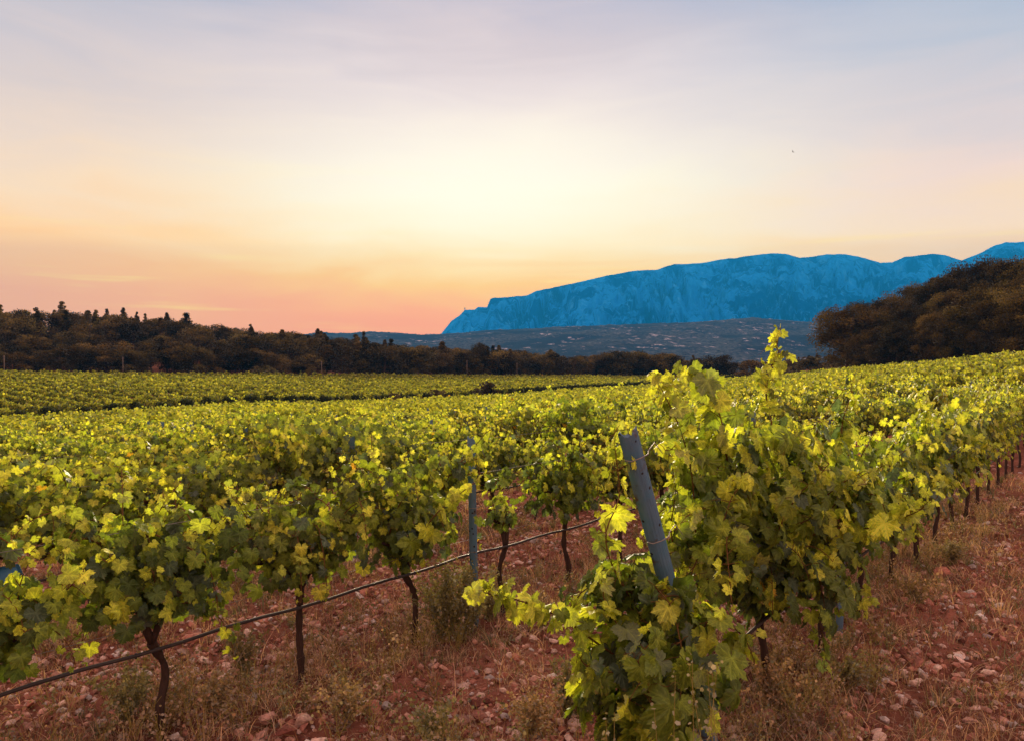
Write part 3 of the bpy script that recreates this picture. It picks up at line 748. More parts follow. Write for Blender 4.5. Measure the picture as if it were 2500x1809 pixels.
mass_vines('distant_vines', sp, 'countless yellow-green vines in rows running away to the far edge of the near block', 5)
# far block beyond the dip, rows turned to the left
a2 = R(-52); U2 = np.array([sin(a2), cos(a2)]); N2 = np.array([cos(a2), -sin(a2)])
sp = []; rg = np.random.default_rng(8)
FEND_A, FEND_R = [-36, -33, -24, -13, 0, 10, 18.5, 22], [150, 150, 151, 160, 182, 203, 205, 205]
for i in range(-20, 130):
    q = i * 2.4
    for j in range(-180, 260):
        tt = j * 1.05 + rg.normal(0, .06); x, y = N2 * q + U2 * tt
        if y < 40: continue
        r = math.hypot(x, y); az = math.degrees(math.atan2(x, y)); p = x * N[0] + y * N[1]
        if p < P0 + 26 * DP + 7.0 or az < -35.5 or az > 19: continue
        if r > np.interp(az, FEND_A, FEND_R) - 3: continue
        if rg.random() < .04: continue
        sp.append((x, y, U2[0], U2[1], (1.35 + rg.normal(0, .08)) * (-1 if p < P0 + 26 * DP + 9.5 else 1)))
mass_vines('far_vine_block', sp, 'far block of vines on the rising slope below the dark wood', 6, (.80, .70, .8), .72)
print('mass vines', len(far_vines), len(sp))

# ------------------------------------------------------------------ posts, wires and hoses
def post_mesh(L, w=.095, seed=0):
    """half-round channel post, open side at the back"""
    rng = np.random.default_rng(seed); n = 9; hs = np.linspace(0, L, 14)
    ang = np.linspace(-1.15, 1.15, n); ro = w / 2 / sin(1.15)
    outer = np.stack([np.sin(ang) * ro, -np.cos(ang) * ro], -1); inner = np.stack([np.sin(ang[::-1]) * (ro - .012) * .93, -np.cos(ang[::-1]) * (ro - .012)], -1)
    sec = np.vstack([outer, inner]); sec[:, 1] += ro * .7; m = len(sec); V = []
    for i, h in enumerate(hs):
        s = 1 + .02 * rng.normal(0, 1, (m, 1)).clip(-1, 1)
        q = sec * s; z = np.full(m, h)
        if i == len(hs) - 1: z = z + .018 * np.concatenate([np.abs(ang), np.abs(ang[::-1])]) + .008 * np.sin(np.arange(m) * 1.9)
        V.append(np.column_stack([q, z]))
    V = np.vstack(V); F4 = []
    for i in range(len(hs) - 1):
        for j in range(m):
            a = i * m + j; b = i * m + (j + 1) % m; F4.append((a, b, b + m, a + m))
    top = (len(hs) - 1) * m
    for j in range(n - 1):
        F4.append((top + j, top + j + 1, top + m - 2 - j, top + m - 1 - j))
    return make_mesh('post', V, [np.array(F4)], M_post, smooth=False)
def make_post(p, t, L, label, lean=(0, 0), face=0.0, w=.095, group=None, seed=0):
    xy = pt(p, t); o = empty('vineyard_post', (xy[0], xy[1], float(gz(*xy)) - .03))
    link('channel', post_mesh(L + .03, w, seed), o)
    ties = []
    for z in (L - .06, L - .5, .62):
        if z < L: k = Tubes(5); k.add([(-w * .62, -w * .30, z), (-w * .45, -w * .58, z), (0, -w * .70, z + .003), (w * .45, -w * .58, z), (w * .62, -w * .30, z), (w * .5 + .05, -w * .2, z + .02), (w * .5 + .07, -w * .3, z - .04)], .0024); link('wire_tie', k.mesh('wire_tie', M_wire), o)
    o.rotation_mode = 'XYZ'
    from mathutils import Matrix, Vector
    d = Vector((lean[0], lean[1], 1)).normalized()
    q = Vector((0, 0, 1)).rotation_difference(d).to_matrix() @ Matrix.Rotation(face, 3, 'Z')
    o.rotation_euler = q.to_euler()
    tag(o, label, 'post', group); return o
le = 0.9 / 1.77
make_post(P0, 3.91, 1.98, 'grey-blue half round end post leaning left at the head of the row', (-U[0] * le, -U[1] * le), .25, .092, seed=1)
make_post(P0 + DP - .10, 4.62, 1.46, 'thin upright grey post standing in weeds beside the black hose', (-.02, 0), .05, .062, seed=2)
make_post(P0, 6.15, 1.05, 'short bluish stake by the trunk near the long sideways shoot', (.02, 0), .4, .07, seed=3)
rp = np.random.default_rng(4)
for row in range(0, 13):
    for i in range(-3, 8):
        t = 4.62 + i * 6.0 + (row - 1) * .9
        if (row == 1 and i == 0) or (row == 0): continue
        x, y = pt(P0 + row * DP, t); r = math.hypot(x, y)
        if y < 2 or abs(math.degrees(math.atan2(x, y))) > 36 or r > 36: continue
        if 1500 < 1250 + F * x / y < 1600 and r < 14: continue
        make_post(P0 + row * DP, t, 1.36 + rp.normal(0, .06), 'grey vineyard post rising just above the leaves of the inner rows', (rp.normal(0, .03), rp.normal(0, .03)), rp.uniform(-.4, .4), .08, 'posts among the vine rows', seed=10 + row)
def row_line(row, z, t0, t1, sag, step=.25, seed=0):
    rng = np.random.default_rng(seed); t = np.arange(t0, t1, step); P = P0 + row * DP + .0 * t
    X = N[0] * P + U[0] * t; Yy = N[1] * P + U[1] * t
    zz = ground_z(X, Yy) + z - sag * np.abs(np.sin((t - 4.62) * pi / 1.0)) ** 2 * .5 - sag * np.sin(((t - 4.62) / 6.0 % 1) * pi) + .006 * np.cumsum(rng.normal(0, .3, len(t))) * .3
    return np.stack([X + .012 * np.sin(t * 2.1), Yy, zz], -1)
for row in range(0, 6):
    t0 = 3.95 if row == 0 else -6 - row * 2; nm = ordn[row]
    tb = Tubes(8); L = row_line(row, .60 - .03 * (row > 1), t0, 30, .03, seed=row); L[:, :2] -= N * .05; tb.add(L, .0105)
    for i in range(4, len(L), 4): tb.add([L[i] + (0, 0, -.016), L[i] + (0, 0, .014)], [.005, .006])
    o = link('irrigation_hose', tb.mesh('irrigation_hose', M_hose)); tag(o, 'black irrigation hose strung along the %s row counted from the track' % nm, 'hose', 'irrigation hoses of the rows')
    for z, w in ((.70, 'lower'), (1.22, 'upper')):
        tb = Tubes(4); tb.add(row_line(row, z, t0 - .2 if row == 0 else t0, 30, .012, .5, 50 + row), .0016)
        o = link('trellis_wire', tb.mesh('trellis_wire', M_wire)); tag(o, 'thin %s steel wire stretched along the %s row counted from the track' % (w, nm), 'wire', 'trellis wires of the rows')
# blue plastic sleeve in the second row at the left
def build_sleeve():
    p, t = P0 + 2 * DP, 2.33; xy = pt(p, t); z0 = float(gz(*xy)); n = 16; V = []; hs = np.linspace(0, .62, 9)
    for h in hs:
        for k in range(n):
            a = 2 * pi * k / n; top = h == hs[-1]
            V.append((.085 * cos(a) * (1 + .25 * h), .05 * sin(a) * (1 + .2 * h), h - (.16 * max(0, cos(a * 2)) if top else 0)))
    F4 = [(i * n + k, i * n + (k + 1) % n, (i + 1) * n + (k + 1) % n, (i + 1) * n + k) for i in range(8) for k in range(n)]
    o = link('vine_guard', make_mesh('vine_guard', V, [np.array(F4)], M_blue), loc=(xy[0], xy[1], z0)); o.rotation_euler = (.1, -.12, .3)
    sm = o.modifiers.new('thick', 'SOLIDIFY'); sm.thickness = .003
    tag(o, 'torn light blue plastic guard sleeve between the left vines', 'plant guard')
build_sleeve()

# ------------------------------------------------------------------ trees
def crown(rng, clumps, per, fs, tint, spread=.5):
    """clumps: (n,4) centre + radius"""
    n = len(clumps); T = n * per
    d = unit(rng.normal(0, 1, (n, per, 3))); rad = clumps[:, None, 3:4] * rng.uniform(.55, 1.08, (n, per, 1))
    d[..., 2] = np.where(rng.random((n, per)) < .3, np.abs(d[..., 2]), d[..., 2]) * .85
    pos = (clumps[:, None, :3] + d * rad).reshape(-1, 3)
    nor = (d + rng.normal(0, .22, d.shape)).reshape(-1, 3); tip = rng.normal(0, 1, (T, 3))
    siz = fs * rng.uniform(.6, 1.35, T)
    cc = np.repeat(tint[None] * rng.uniform(.2, 1.9, (n, 1)) + np.array([.012, .004, 0]) * rng.random((n, 1)), per, 0) * rng.uniform(.9, 1.12, (T, 1))
    return place_leaves(QT, pos, tip, nor, siz, cc, None)
def make_tree(seed, kind):
    rng = np.random.default_rng(seed); r = empty('tree'); tb = Tubes(6)
    if kind == 'oak':          # round bushy evergreen, crown close to the ground
        H = 4.4; n = 20; a = rng.uniform(0, 2 * pi, n); zz = rng.uniform(.05, 1, n); rr = np.sqrt(np.clip(1 - (zz * 1.1 - .35) ** 2, .1, 1)) * rng.uniform(.45, .95, n)
        cl = np.stack([np.cos(a) * rr * 1.9, np.sin(a) * rr * 1.9, .5 + zz * (H - 1.0), rng.uniform(.6, 1.15, n)], -1); per, fs, tint = 260, .12, np.array([.062, .049, .015])
    elif kind == 'shrub':
        H = 2.2; n = 22; a = rng.uniform(0, 2 * pi, n); zz = rng.uniform(0, 1, n); rr = rng.uniform(.2, 1, n) * (1 - .5 * zz)
        cl = np.stack([np.cos(a) * rr * 1.5, np.sin(a) * rr * 1.5, .3 + zz * (H - .6), rng.uniform(.3, .55, n)], -1); per, fs, tint = 42, .17, np.array([.085, .075, .030])
    elif kind == 'young_pine':  # narrow, ragged and pointed
        H = 7.0; n = 48; zz = np.sort(rng.uniform(.05, 1, n) ** .8); a = rng.uniform(0, 2 * pi, n); rr = (1.04 - zz) * 1.9 * rng.uniform(.3, 1, n)
        cl = np.stack([np.cos(a) * rr, np.sin(a) * rr, zz * H, rng.uniform(.5, .8, n) * (1.2 - .75 * zz)], -1); per, fs, tint = 110, .12, np.array([.064, .052, .016])
    else:                       # big spreading pine
        H = 10.0; n = 52; a = rng.uniform(0, 2 * pi, n); zz = rng.random(n) ** .8; rr = np.interp(zz, [0, .15, .5, .8, 1], [.72, .95, 1, .75, .35]) * np.sqrt(rng.uniform(.15, 1, n))
        cl = np.stack([np.cos(a) * rr * 3.5, np.sin(a) * rr * 3.5, 1.4 + zz * (H - 2.0) + rng.normal(0, .2, n), rng.uniform(.8, 1.6, n)], -1); per, fs, tint = 400, .135, np.array([.058, .045, .010])
    V, Fs, C = crown(rng, cl, per, fs, tint)
    tb.add(smooth_line([(0, 0, -.8), (rng.normal(0, .08), rng.normal(0, .08), H * .3), (rng.normal(0, .2), rng.normal(0, .2), H * .85)], 4), np.linspace(.03 * H, .008 * H, 9))
    for i in rng.choice(n, min(n, 12), False):
        c = cl[i, :3]; b = np.array([0, 0, max(.3, c[2] * .55)]); tb.add(smooth_line([b, (b + c) / 2 + (0, 0, -.1), c], 3), np.linspace(.011 * H, .003 * H, 7), False)
    link('trunk', tb.mesh('trunk', M_trunk), r); link('crown', make_mesh('crown', V, Fs, M_tree, C, smooth=False), r)
    return r
PROT = {k: [make_tree(s + i, k) for i in range(m)] for k, s, m in (('oak', 500, 7), ('shrub', 540, 3), ('young_pine', 560, 4), ('pine', 580, 5))}
PH = {'oak': 4.8, 'shrub': 2.2, 'young_pine': 7.3, 'pine': 10.6}
tused = set(); rt = np.random.default_rng(99)
def put_tree(kind, x, y, h, label, group=None, name='tree', wide=1.0, cat='tree', sink=.0):
    k = int(rt.integers(len(PROT[kind]))); src = PROT[kind][k]
    if (kind, k) not in tused: tused.add((kind, k)); o = src
    else: o = copy_tree(src)
    s = h / PH[kind]; o.name = name
    o.location = (x, y, float(ground_z(x, y)) - sink); o.rotation_euler = (0, 0, rt.uniform(0, 6.28)); o.scale = (s * wide, s * wide, s)
    tag(o, label, cat, group); return o
# skyline of the wood on the left and across the middle (photo pixels)
SK_F = np.array([(-150, 760), (0, 752), (60, 755), (100, 752), (150, 756), (250, 765), (330, 768), (400, 772), (460, 785), (520, 790), (560, 795), (620, 802), (700, 808), (780, 815), (860, 824), (950, 836), (1040, 842), (1130, 848), (1250, 852), (1330, 858), (1400, 868), (1470, 862), (1480, 852), (1560, 858), (1650, 866), (1720, 872), (1800, 884), (1900, 878), (2000, 872), (2100, 870)], float)
trees = []
nfor = 0
for rank, (dr, n) in enumerate(((2, 92), (16, 78), (34, 62), (54, 50))):
    for i in range(n):
        x_px = -130 + (i + rt.uniform(-.4, .4)) * (2100 + 130) / n if rank == 0 else -130 + (i + rt.uniform(-.4, .4)) * (1500 + 130) / n if rank > 1 else -130 + (i + rt.uniform(-.4, .4)) * (2050 + 130) / n
        k = (x_px - 1250) / F; az = math.degrees(math.atan(k))
        r = np.interp(az, FEND_A, FEND_R) + dr + rt.uniform(-2, 4) + (rt.uniform(-8, 8) if rank else 0); x, y = r * sin(R(az)), r * cos(R(az))
        ysk = np.interp(x_px, SK_F[:, 0], SK_F[:, 1]); ztop = CAM_H + (HOR - ysk) / F * y
        g = float(ground_z(x, y)); h = rt.uniform(3.4, 6.2)
        if rank == 3 or ztop - g < 8.5: h = min(max(2.2, (ztop - g) * rt.uniform(.86, 1.04)), 7.5)
        h = min(h, ztop - g + .3)
        if h < 2: continue
        if rank in (0, 1) and x_px > 1500: h = max(h, 3)
        kind = 'oak' if rt.random() < .86 else 'young_pine'
        if kind == 'young_pine': h = min(h * 1.12, ztop - g + 1.2)
        lb = {0: 'dark evergreen tree along the front edge of the wood, where the vines end', 1: 'dark evergreen tree of the wood, just behind its front edge', 2: 'dark evergreen tree halfway up the wooded slope on the left', 3: 'dark evergreen tree at the back of the wood, near its skyline'}[rank]
        put_tree(kind, x, y, h, lb, 'dark evergreen trees of the wood beyond the vines', wide=rt.uniform(1.0, 1.35) * (1.05 if h > 3.5 else 1.3)); nfor += 1
def px_tree(kind, px, ytop, d, label, wide=1.0, name='tree', ybase=None, group=None, cat='tree'):
    x, y, z = at(px, ytop, d); g = float(ground_z(x, y))
    return put_tree(kind, x, y, max(1.0, z - g), label, group, name, wide, cat)
for px, yt, d, lb, w in ((152, 730, 205, 'tallest tree on the wooded skyline, far left', .95), (262, 748, 205, 'thin pointed pine poking above the left skyline', .7), (302, 745, 206, 'narrow pointed pine, second of the small group on the left skyline', .7),
        (408, 757, 204, 'slim ragged pine above the skyline between two gaps', .7), (456, 758, 203, 'broad dark tree bulging from the left skyline', 1.3), (612, 786, 200, 'small pointed pine on the falling skyline of the wood', .8),
        (776, 796, 196, 'small lone pine tip above the low end of the wooded slope', .8), (888, 803, 192, 'slender pine in front of the distant blue plateau, left', .6), (215, 752, 206, 'bushy crown on the skyline just right of the tallest tree', 1.2), (335, 756, 205, 'thin twiggy tree between pointed pines on the skyline', .6), (355, 760, 205, 'short pointed pine right of the skyline group', .7)):
    px_tree('young_pine', px, yt + 5, d, lb, w * 1.5)
px_tree('pine', 1172, 829, 183, 'lone umbrella-shaped pine standing above the middle of the wood edge', .85, 'pine_tree')
px_tree('oak', 1325, 849, 186, 'rounded tree standing out right of the lone pine', 1.3)
for i, px in enumerate(np.linspace(1482, 1640, 9)): px_tree('oak', px, 850 + rt.uniform(-2, 7) + i, 200 + rt.uniform(0, 6), 'tree of the even dark clump in front of the plateau', 1.2, group='trees of the even dark clump below the plateau')
px_tree('oak', 1750, 862, 190, 'round dark tree between the even clump and the big pines', 1.5)
px_tree('oak', 1850, 875, 178, 'wide dark bush seen just right of the tall vine shoot', 2.0)
px_tree('oak', 1930, 869, 176, 'small dark tree between the vine shoot and the big pines', 1.2)
px_tree('shrub', 1978, 872, 160, 'low dark shrub at the foot of the big pines', 1.8, 'shrub', cat='shrub')
px_tree('shrub', 1182, 930, 107, 'twiggy dark bush standing alone in the dip between two vine blocks', 1.25, 'bush', cat='bush')
px_tree('shrub', 1073, 950, 101, 'smaller dark bush left of the lone bush in the dip', 1.3, 'bush', cat='bush')
px_tree('shrub', 962, 958, 96, 'low greyish bush in the dark gap between the vine blocks', 1.3, 'bush', cat='bush')
for px, yt, w in ((622, 893, 1.1), (648, 891, 1.5), (664, 897, 1.1)): px_tree('shrub', px, yt, 148, 'pale grey-green shrub at the foot of the wood' + (', left of three' if px == 622 else ', middle of three' if px == 648 else ', right of three'), w, 'shrub', cat='shrub')
for px_, yt_, d_, lb_ in ((2035, 868, 150, 'low shrub filling the gap before the first big pine'), (2075, 866, 132, 'round shrub under the edge of the first big pine'), (2115, 862, 130, 'dark shrub at the vines below the first big pine')): px_tree('shrub', px_, yt_, d_, lb_, 1.7, 'shrub', cat='shrub')
# the big pines on the right
SK_R = np.array([(2010, 800), (2035, 745), (2076, 730), (2120, 735), (2155, 711), (2215, 693), (2267, 687), (2310, 659), (2346, 647), (2413, 631), (2473, 603), (2500, 595), (2600, 570), (2750, 560)], float)
px_tree('pine', 2072, 728, 128, 'rounded pine at the left end of the big pines, branches sweeping to the ground', 1.30, 'pine_tree')
for rank, (dd, n) in enumerate(((0, 15), (12, 14), (27, 13), (44, 10))):
    for i in range(n):
        px = 2102 + (i + rt.uniform(-.3, .3)) * (2700 - 2102) / n; k = (px - 1250) / F; az = math.degrees(math.atan(k))
        r = np.interp(az, [22, 24, 28, 33, 40], [140, 131, 121, 109, 103]) + dd; x, y = r * sin(R(az)), r * cos(R(az))
        zt = CAM_H + (HOR - np.interp(px + 12, SK_R[:, 0], SK_R[:, 1])) / F * y; g = float(ground_z(x, y))
        f = (.62, .78, .90, .95)[rank]; h = (zt - g) * f * rt.uniform(.93, 1.04)
        h = min(h, zt - g + .2)
        put_tree('pine', x, y, max(3.5, h), ['big dark pine in the front rank right behind the vines', 'big dark pine in the second rank on the right', 'big dark pine on the slope behind the front ranks, right', 'tall dark pine along the top of the right skyline'][rank], 'big dark pines on the right', 'pine_tree', rt.uniform(.9, 1.15) * (1.15 if h < 8 else 1))
for kd, lst in PROT.items():
    for k, o in enumerate(lst):
        if (kd, k) not in tused:
            for ch in list(o.children): bpy.data.objects.remove(ch)
            bpy.data.objects.remove(o)
print('forest trees', nfor)
# thin poles in front of the wood
for px, yt, yb, lb in ((10, 868, 905, 'leftmost thin pole in front of the wood'), (300, 872, 908, 'thin pole before the wood at the left'), (785, 882, 915, 'pale thin pole before the middle of the wood'), (1140, 880, 918, 'thin pole just left of the lone pine'), (1262, 887, 916, 'thin pole right of the lone pine')):
    az = math.degrees(math.atan((px - 1250) / F)); d = (np.interp(az, FEND_A, FEND_R) - 2) * cos(R(az)); a = at(px, yt, d); g = float(ground_z(a[0], a[1]))
    t = Tubes(6); t.add([(0, 0, -.3), (.03, 0, (a[2] - g) * .5), (0, 0, a[2] - g)], [.06, .055, .045]); t.add([(-.25, 0, a[2] - g - .25), (.25, 0, a[2] - g - .25)], .02)
    o = link('pole', t.mesh('pole', M_pole), loc=(a[0], a[1], g)); tag(o, lb, 'pole', 'thin poles in front of the wood')

# ------------------------------------------------------------------ stones
def ico(sub):
    g = (1 + 5 ** .5) / 2
    V = unit(np.array([(-1, g, 0), (1, g, 0), (-1, -g, 0), (1, -g, 0), (0, -1, g), (0, 1, g), (0, -1, -g), (0, 1, -g), (g, 0, -1), (g, 0, 1), (-g, 0, -1), (-g, 0, 1)], float))
    Fc = [(0, 11, 5), (0, 5, 1), (0, 1, 7), (0, 7, 10), (0, 10, 11), (1, 5, 9), (5, 11, 4), (11, 10, 2), (10, 7, 6), (7, 1, 8), (3, 9, 4), (3, 4, 2), (3, 2, 6), (3, 6, 8), (3, 8, 9), (4, 9, 5), (2, 4, 11), (6, 2, 10), (8, 6, 7), (9, 8, 1)]
    for _ in range(sub):
        cache = {}; V = list(V); nf = []
        def mid(a, b):
            k = (min(a, b), max(a, b))
            if k not in cache: cache[k] = len(V); V.append(unit((V[a] + V[b]) / 2))
            return cache[k]
        for a, b, c in Fc:
            x, y, z = mid(a, b), mid(b, c), mid(c, a); nf += [(a, x, z), (b, y, x), (c, z, y), (x, y, z)]
        Fc = nf; V = np.array(V)
    return V, np.array(Fc)
def rock_shape(rng, sub):
    V, Fc = ico(sub)
    for _ in range(9):      # planar cuts make broken facets
        d = unit(rng.normal(0, 1, 3)); c = rng.uniform(.45, .85); s = V @ d; V = V - np.clip(s - c, 0, None)[:, None] * d
    V = V * (1 + .05 * rng.normal(0, 1, (len(V), 1)))
    return V * np.array([1, rng.uniform(.6, .95), rng.uniform(.42, .75)]), Fc
def gravel(name, n, seed, rmin, rmax, smin, smax, label, sub=0, region=None):
    rng = np.random.default_rng(seed); shapes = [rock_shape(rng, sub) for _ in range(14)]; Vs, Fs, Cs = [], [], []; c0 = 0
    m = 0
    while m < n:
        r = rmin + (rmax - rmin) * rng.random() ** .8; az = R(rng.uniform(-36, 36)); x, y = r * sin(az), r * cos(az); p = x * N[0] + y * N[1]
        cl = vnoise(np.array(x * 1.1), np.array(y * 1.1), 55)
        under = abs(((p - P0) / DP + .5) % 1 - .5) * DP < .35 and p > 1.2
        if rng.random() > (.25 + 1.1 * float(cl) ** 1.5) * (.45 if under else 1): continue
        s = smin + (smax - smin) * rng.random() ** 2.2; V, Fc = shapes[rng.integers(14)]; a = rng.uniform(0, 6.28)
        ca, sa = cos(a), sin(a); Vr = V @ np.array([[ca, sa, 0], [-sa, ca, 0], [0, 0, 1]]); ti = rng.normal(0, .25)
        Vr[:, 2] += Vr[:, 0] * ti
        Vs.append(Vr * s + (x, y, float(gz(x, y)) + s * rng.uniform(-.05, .3))); Fs.append(Fc + c0); c0 += len(V)
        base = [np.array([.44, .20, .15]), np.array([.56, .32, .25]), np.array([.64, .47, .40]), np.array([.20, .075, .055]), np.array([.60, .54, .52])][rng.choice(5, p=[.29, .27, .21, .14, .09])]
        Cs.append(np.tile(base * rng.uniform(.55, 1.1), (len(V), 1))); m += 1
    o = link(name, make_mesh(name, np.vstack(Vs), [np.vstack(Fs)], M_stone, np.vstack(Cs), smooth=False)); tag(o, label, 'stones', kind='stuff')
gravel('gravel', 36000, 41, 2.4, 14, .010, .050, 'loose reddish gravel and broken stones covering the soil', 0)
gravel('rubble', 3200, 42, 2.5, 20, .03, .075, 'scattered fist sized pale and reddish stones between the rows', 1)
def big_stone(px, py, w, c, label, seed, group=None):
    D = CAM_H; d = F * D / (py - HOR); x = (px - 1250) / F * d; rng = np.random.default_rng(seed); V, Fc = rock_shape(rng, 2); s = w / F * d / 2
    o = link('stone', make_mesh('stone', V * s, [Fc], M_stone, np.tile(np.array(c), (len(V), 1)), smooth=False), loc=(x, d, float(gz(x, d)) + s * .22)); o.rotation_euler = (rng.normal(0, .15), rng.normal(0, .15), rng.uniform(0, 6))
    tag(o, label, 'stone', group)
PK, WH, RD, TN = (.50, .30, .25), (.60, .57, .58), (.42, .17, .12), (.48, .33, .27)
for i, (px, py, w, c, lb) in enumerate([
    (612, 1727, 40, WH, 'white squared stone in the grass near the lower left'), (655, 1790, 56, PK, 'pink stone cut by the bottom edge, left of a pair'), (737, 1798, 50, TN, 'tan stone cut by the bottom edge, right of a pair'),
    (773, 1730, 46, PK, 'pinkish pointed stone under the second forked vine'), (868, 1652, 44, RD, 'rounded red stone beside dry grass, lower middle'), (889, 1735, 38, WH, 'flat whitish stone beside the dry grass tuft'),
    (345, 1577, 36, TN, 'tan stone resting just behind the black hose'), (342, 1600, 28, PK, 'small pink stone just in front of the hose at the left'), (160, 1730, 34, PK, 'rosy stone in the lower left corner'),
    (1258, 1602, 30, RD, 'red stone in the bare soil left of the sprawling vine'), (1232, 1645, 30, RD, 'dusky red stone just below another red stone'), (990, 1600, 34, RD, 'red stone by the foot of the vine left of the post'),
    (995, 1480, 38, TN, 'broad tan stone between vine trunk and upright post'), (910, 1532, 24, WH, 'small greyish stone behind the row, left of the V trunk'), (888, 1502, 22, WH, 'small bright stone in the gap under the leaves'),
    (2378, 1752, 40, PK, 'pale pink stone on the bare track at lower right'), (2348, 1766, 18, WH, 'small white stone touching the pale pink one on the track'), (2418, 1553, 26, (.30, .25, .27), 'flat grey stone on the red track'),
    (2008, 1748, 46, TN, 'brownish stone at the weedy edge of the track'), (1985, 1785, 40, TN, 'rounded tan stone at the bottom right of the sprawling vine'), (2153, 1567, 22, WH, 'small white stone by the track side weeds'),
    (2343, 1543, 26, TN, 'tan stone where the weeds meet the track'), (2308, 1475, 30, PK, 'layered pinkish stone beside the track, farther up'), (2462, 1335, 34, TN, 'pale stone at the right edge, far up the track'),
    (2300, 1410, 48, RD, 'large dark red clod beside the farther track side vines'), (548, 1640, 32, WH, 'whitish stone in weeds left of the straight trunk'), (640, 1636, 26, WH, 'pale upright stone left of the straight thin trunk'), (500, 1636, 26, PK, 'pinkish stone right of the strongly forked trunk')]):
    big_stone(px, py, w, c, lb, 700 + i)

# ------------------------------------------------------------------ dry grass and weeds
def blades(rng, cx, cy, n, h, spread, c, wd=.0022, curve=.5):
    """thin curved ribbons: returns V, F, C"""
    x = cx + rng.normal(0, spread, n); y = cy + rng.normal(0, spread, n); z = gz(x, y) - .01
    a = rng.uniform(0, 2 * pi, n); L = h * rng.uniform(.4, 1.15, n); b = curve * rng.uniform(.2, 1.4, n); s = np.linspace(0, 1, 5)
    dx, dy = np.cos(a), np.sin(a)
    px = x[:, None] + dx[:, None] * (L * b)[:, None] * s ** 2; py = y[:, None] + dy[:, None] * (L * b)[:, None] * s ** 2; pz = z[:, None] + L[:, None] * (s - .35 * np.minimum(b, 1.6)[:, None] * s ** 2)
    w = (wd * rng.uniform(.7, 1.6, n))[:, None] * (1.05 - s); fa = rng.uniform(0, 2 * pi, n); ox = np.cos(fa)[:, None] * w; oy = np.sin(fa)[:, None] * w
    V = np.stack([np.stack([px - ox, py - oy, pz], -1), np.stack([px + ox, py + oy, pz], -1)], 2)   # n,5,2,3
    idx = np.arange(n)[:, None] * 10 + np.arange(4)[None] * 2
    Fq = np.stack([idx, idx + 1, idx + 3, idx + 2], -1).reshape(-1, 4)
    C = np.repeat((np.array(c)[None] * rng.uniform(.6, 1.35, (n, 1))), 10, 0)
    return V.reshape(-1, 3), Fq, C
def build_grass():
    rng = np.random.default_rng(61); Vs, Fs, Cs = [], [], []; c0 = 0
    def addp(v, f, c):
        nonlocal c0
        Vs.append(v); Fs.append(f + c0); Cs.append(c); c0 += len(v)
    DRY, GRN, BRN = (.62, .42, .24), (.17, .17, .065), (.28, .13, .08)
    m = 0
    while m < 9500:
        r = 2.4 + 14 * rng.random() ** 1.15; az = R(rng.uniform(-36, 36)); x, y = r * sin(az), r * cos(az); p = x * N[0] + y * N[1]
        dist = abs(((p - P0) / DP + .5) % 1 - .5) * DP; g = float(vnoise(np.array(x * .9), np.array(y * .9), 91))
        w = 1.0 if dist < .5 else .30
        if p < 1.0: w = np.clip((p + .2) / 1.2, .02, .8)
        if y < 3.9 and -1.0 < x < 1.3: w = 1.3
        if rng.random() > w * g * 1.5: continue
        k = rng.choice(3, p=[.48, .22, .30]); h = rng.uniform(.05, .17) * (1.5 if rng.random() < .12 else 1)
        addp(*blades(rng, x, y, int(rng.integers(7, 20)), h * 1.15, rng.uniform(.02, .09), (DRY, GRN, BRN)[k], max(.0024, r * .00045), rng.uniform(.4, 1.6))); m += 1
    for i in range(150):      # long loose straws
        r = rng.uniform(2.8, 6); az = R(rng.uniform(-34, 34)); addp(*blades(rng, r * sin(az), r * cos(az), 7, .32, .04, DRY, .0018, 1.6))
    o = link('dry_grass', make_mesh('dry_grass', np.vstack(Vs), [np.vstack(Fs)], M_weed, np.vstack(Cs))); tag(o, 'dry straw coloured grass and litter under the vines', 'grass', kind='stuff')
build_grass()
def build_litter():
    """dead leaf scraps and low weeds"""
    rng = np.random.default_rng(63); n = 22000; r = 2.4 + 12 * rng.random(n) ** .9; az = np.radians(rng.uniform(-36, 36, n)); x, y = r * np.sin(az), r * np.cos(az); p = x * N[0] + y * N[1]
    g = vnoise(x * 1.3, y * 1.3, 95); keep = (g > .45) & (p > rng.uniform(-.1, 1.4, n)); x, y = x[keep], y[keep]; n = len(x)
    pos = np.stack([x, y, gz(x, y) + rng.uniform(.004, .05, n)], -1)
    base = np.array([[.26, .14, .08], [.15, .07, .045], [.11, .11, .045], [.36, .24, .14]])[rng.choice(4, n, p=[.35, .3, .25, .1])]
    V, Fs, C = place_leaves(QT, pos, rng.normal(0, 1, (n, 3)), rng.normal(0, .7, (n, 3)) + (0, 0, 1), rng.uniform(.010, .03, n), base * rng.uniform(.7, 1.3, (n, 1)))
    o = link('leaf_litter', make_mesh('leaf_litter', V, Fs, M_weed, C, smooth=False)); tag(o, 'dead leaf scraps and twigs strewn on the soil', 'litter', kind='stuff')
build_litter()
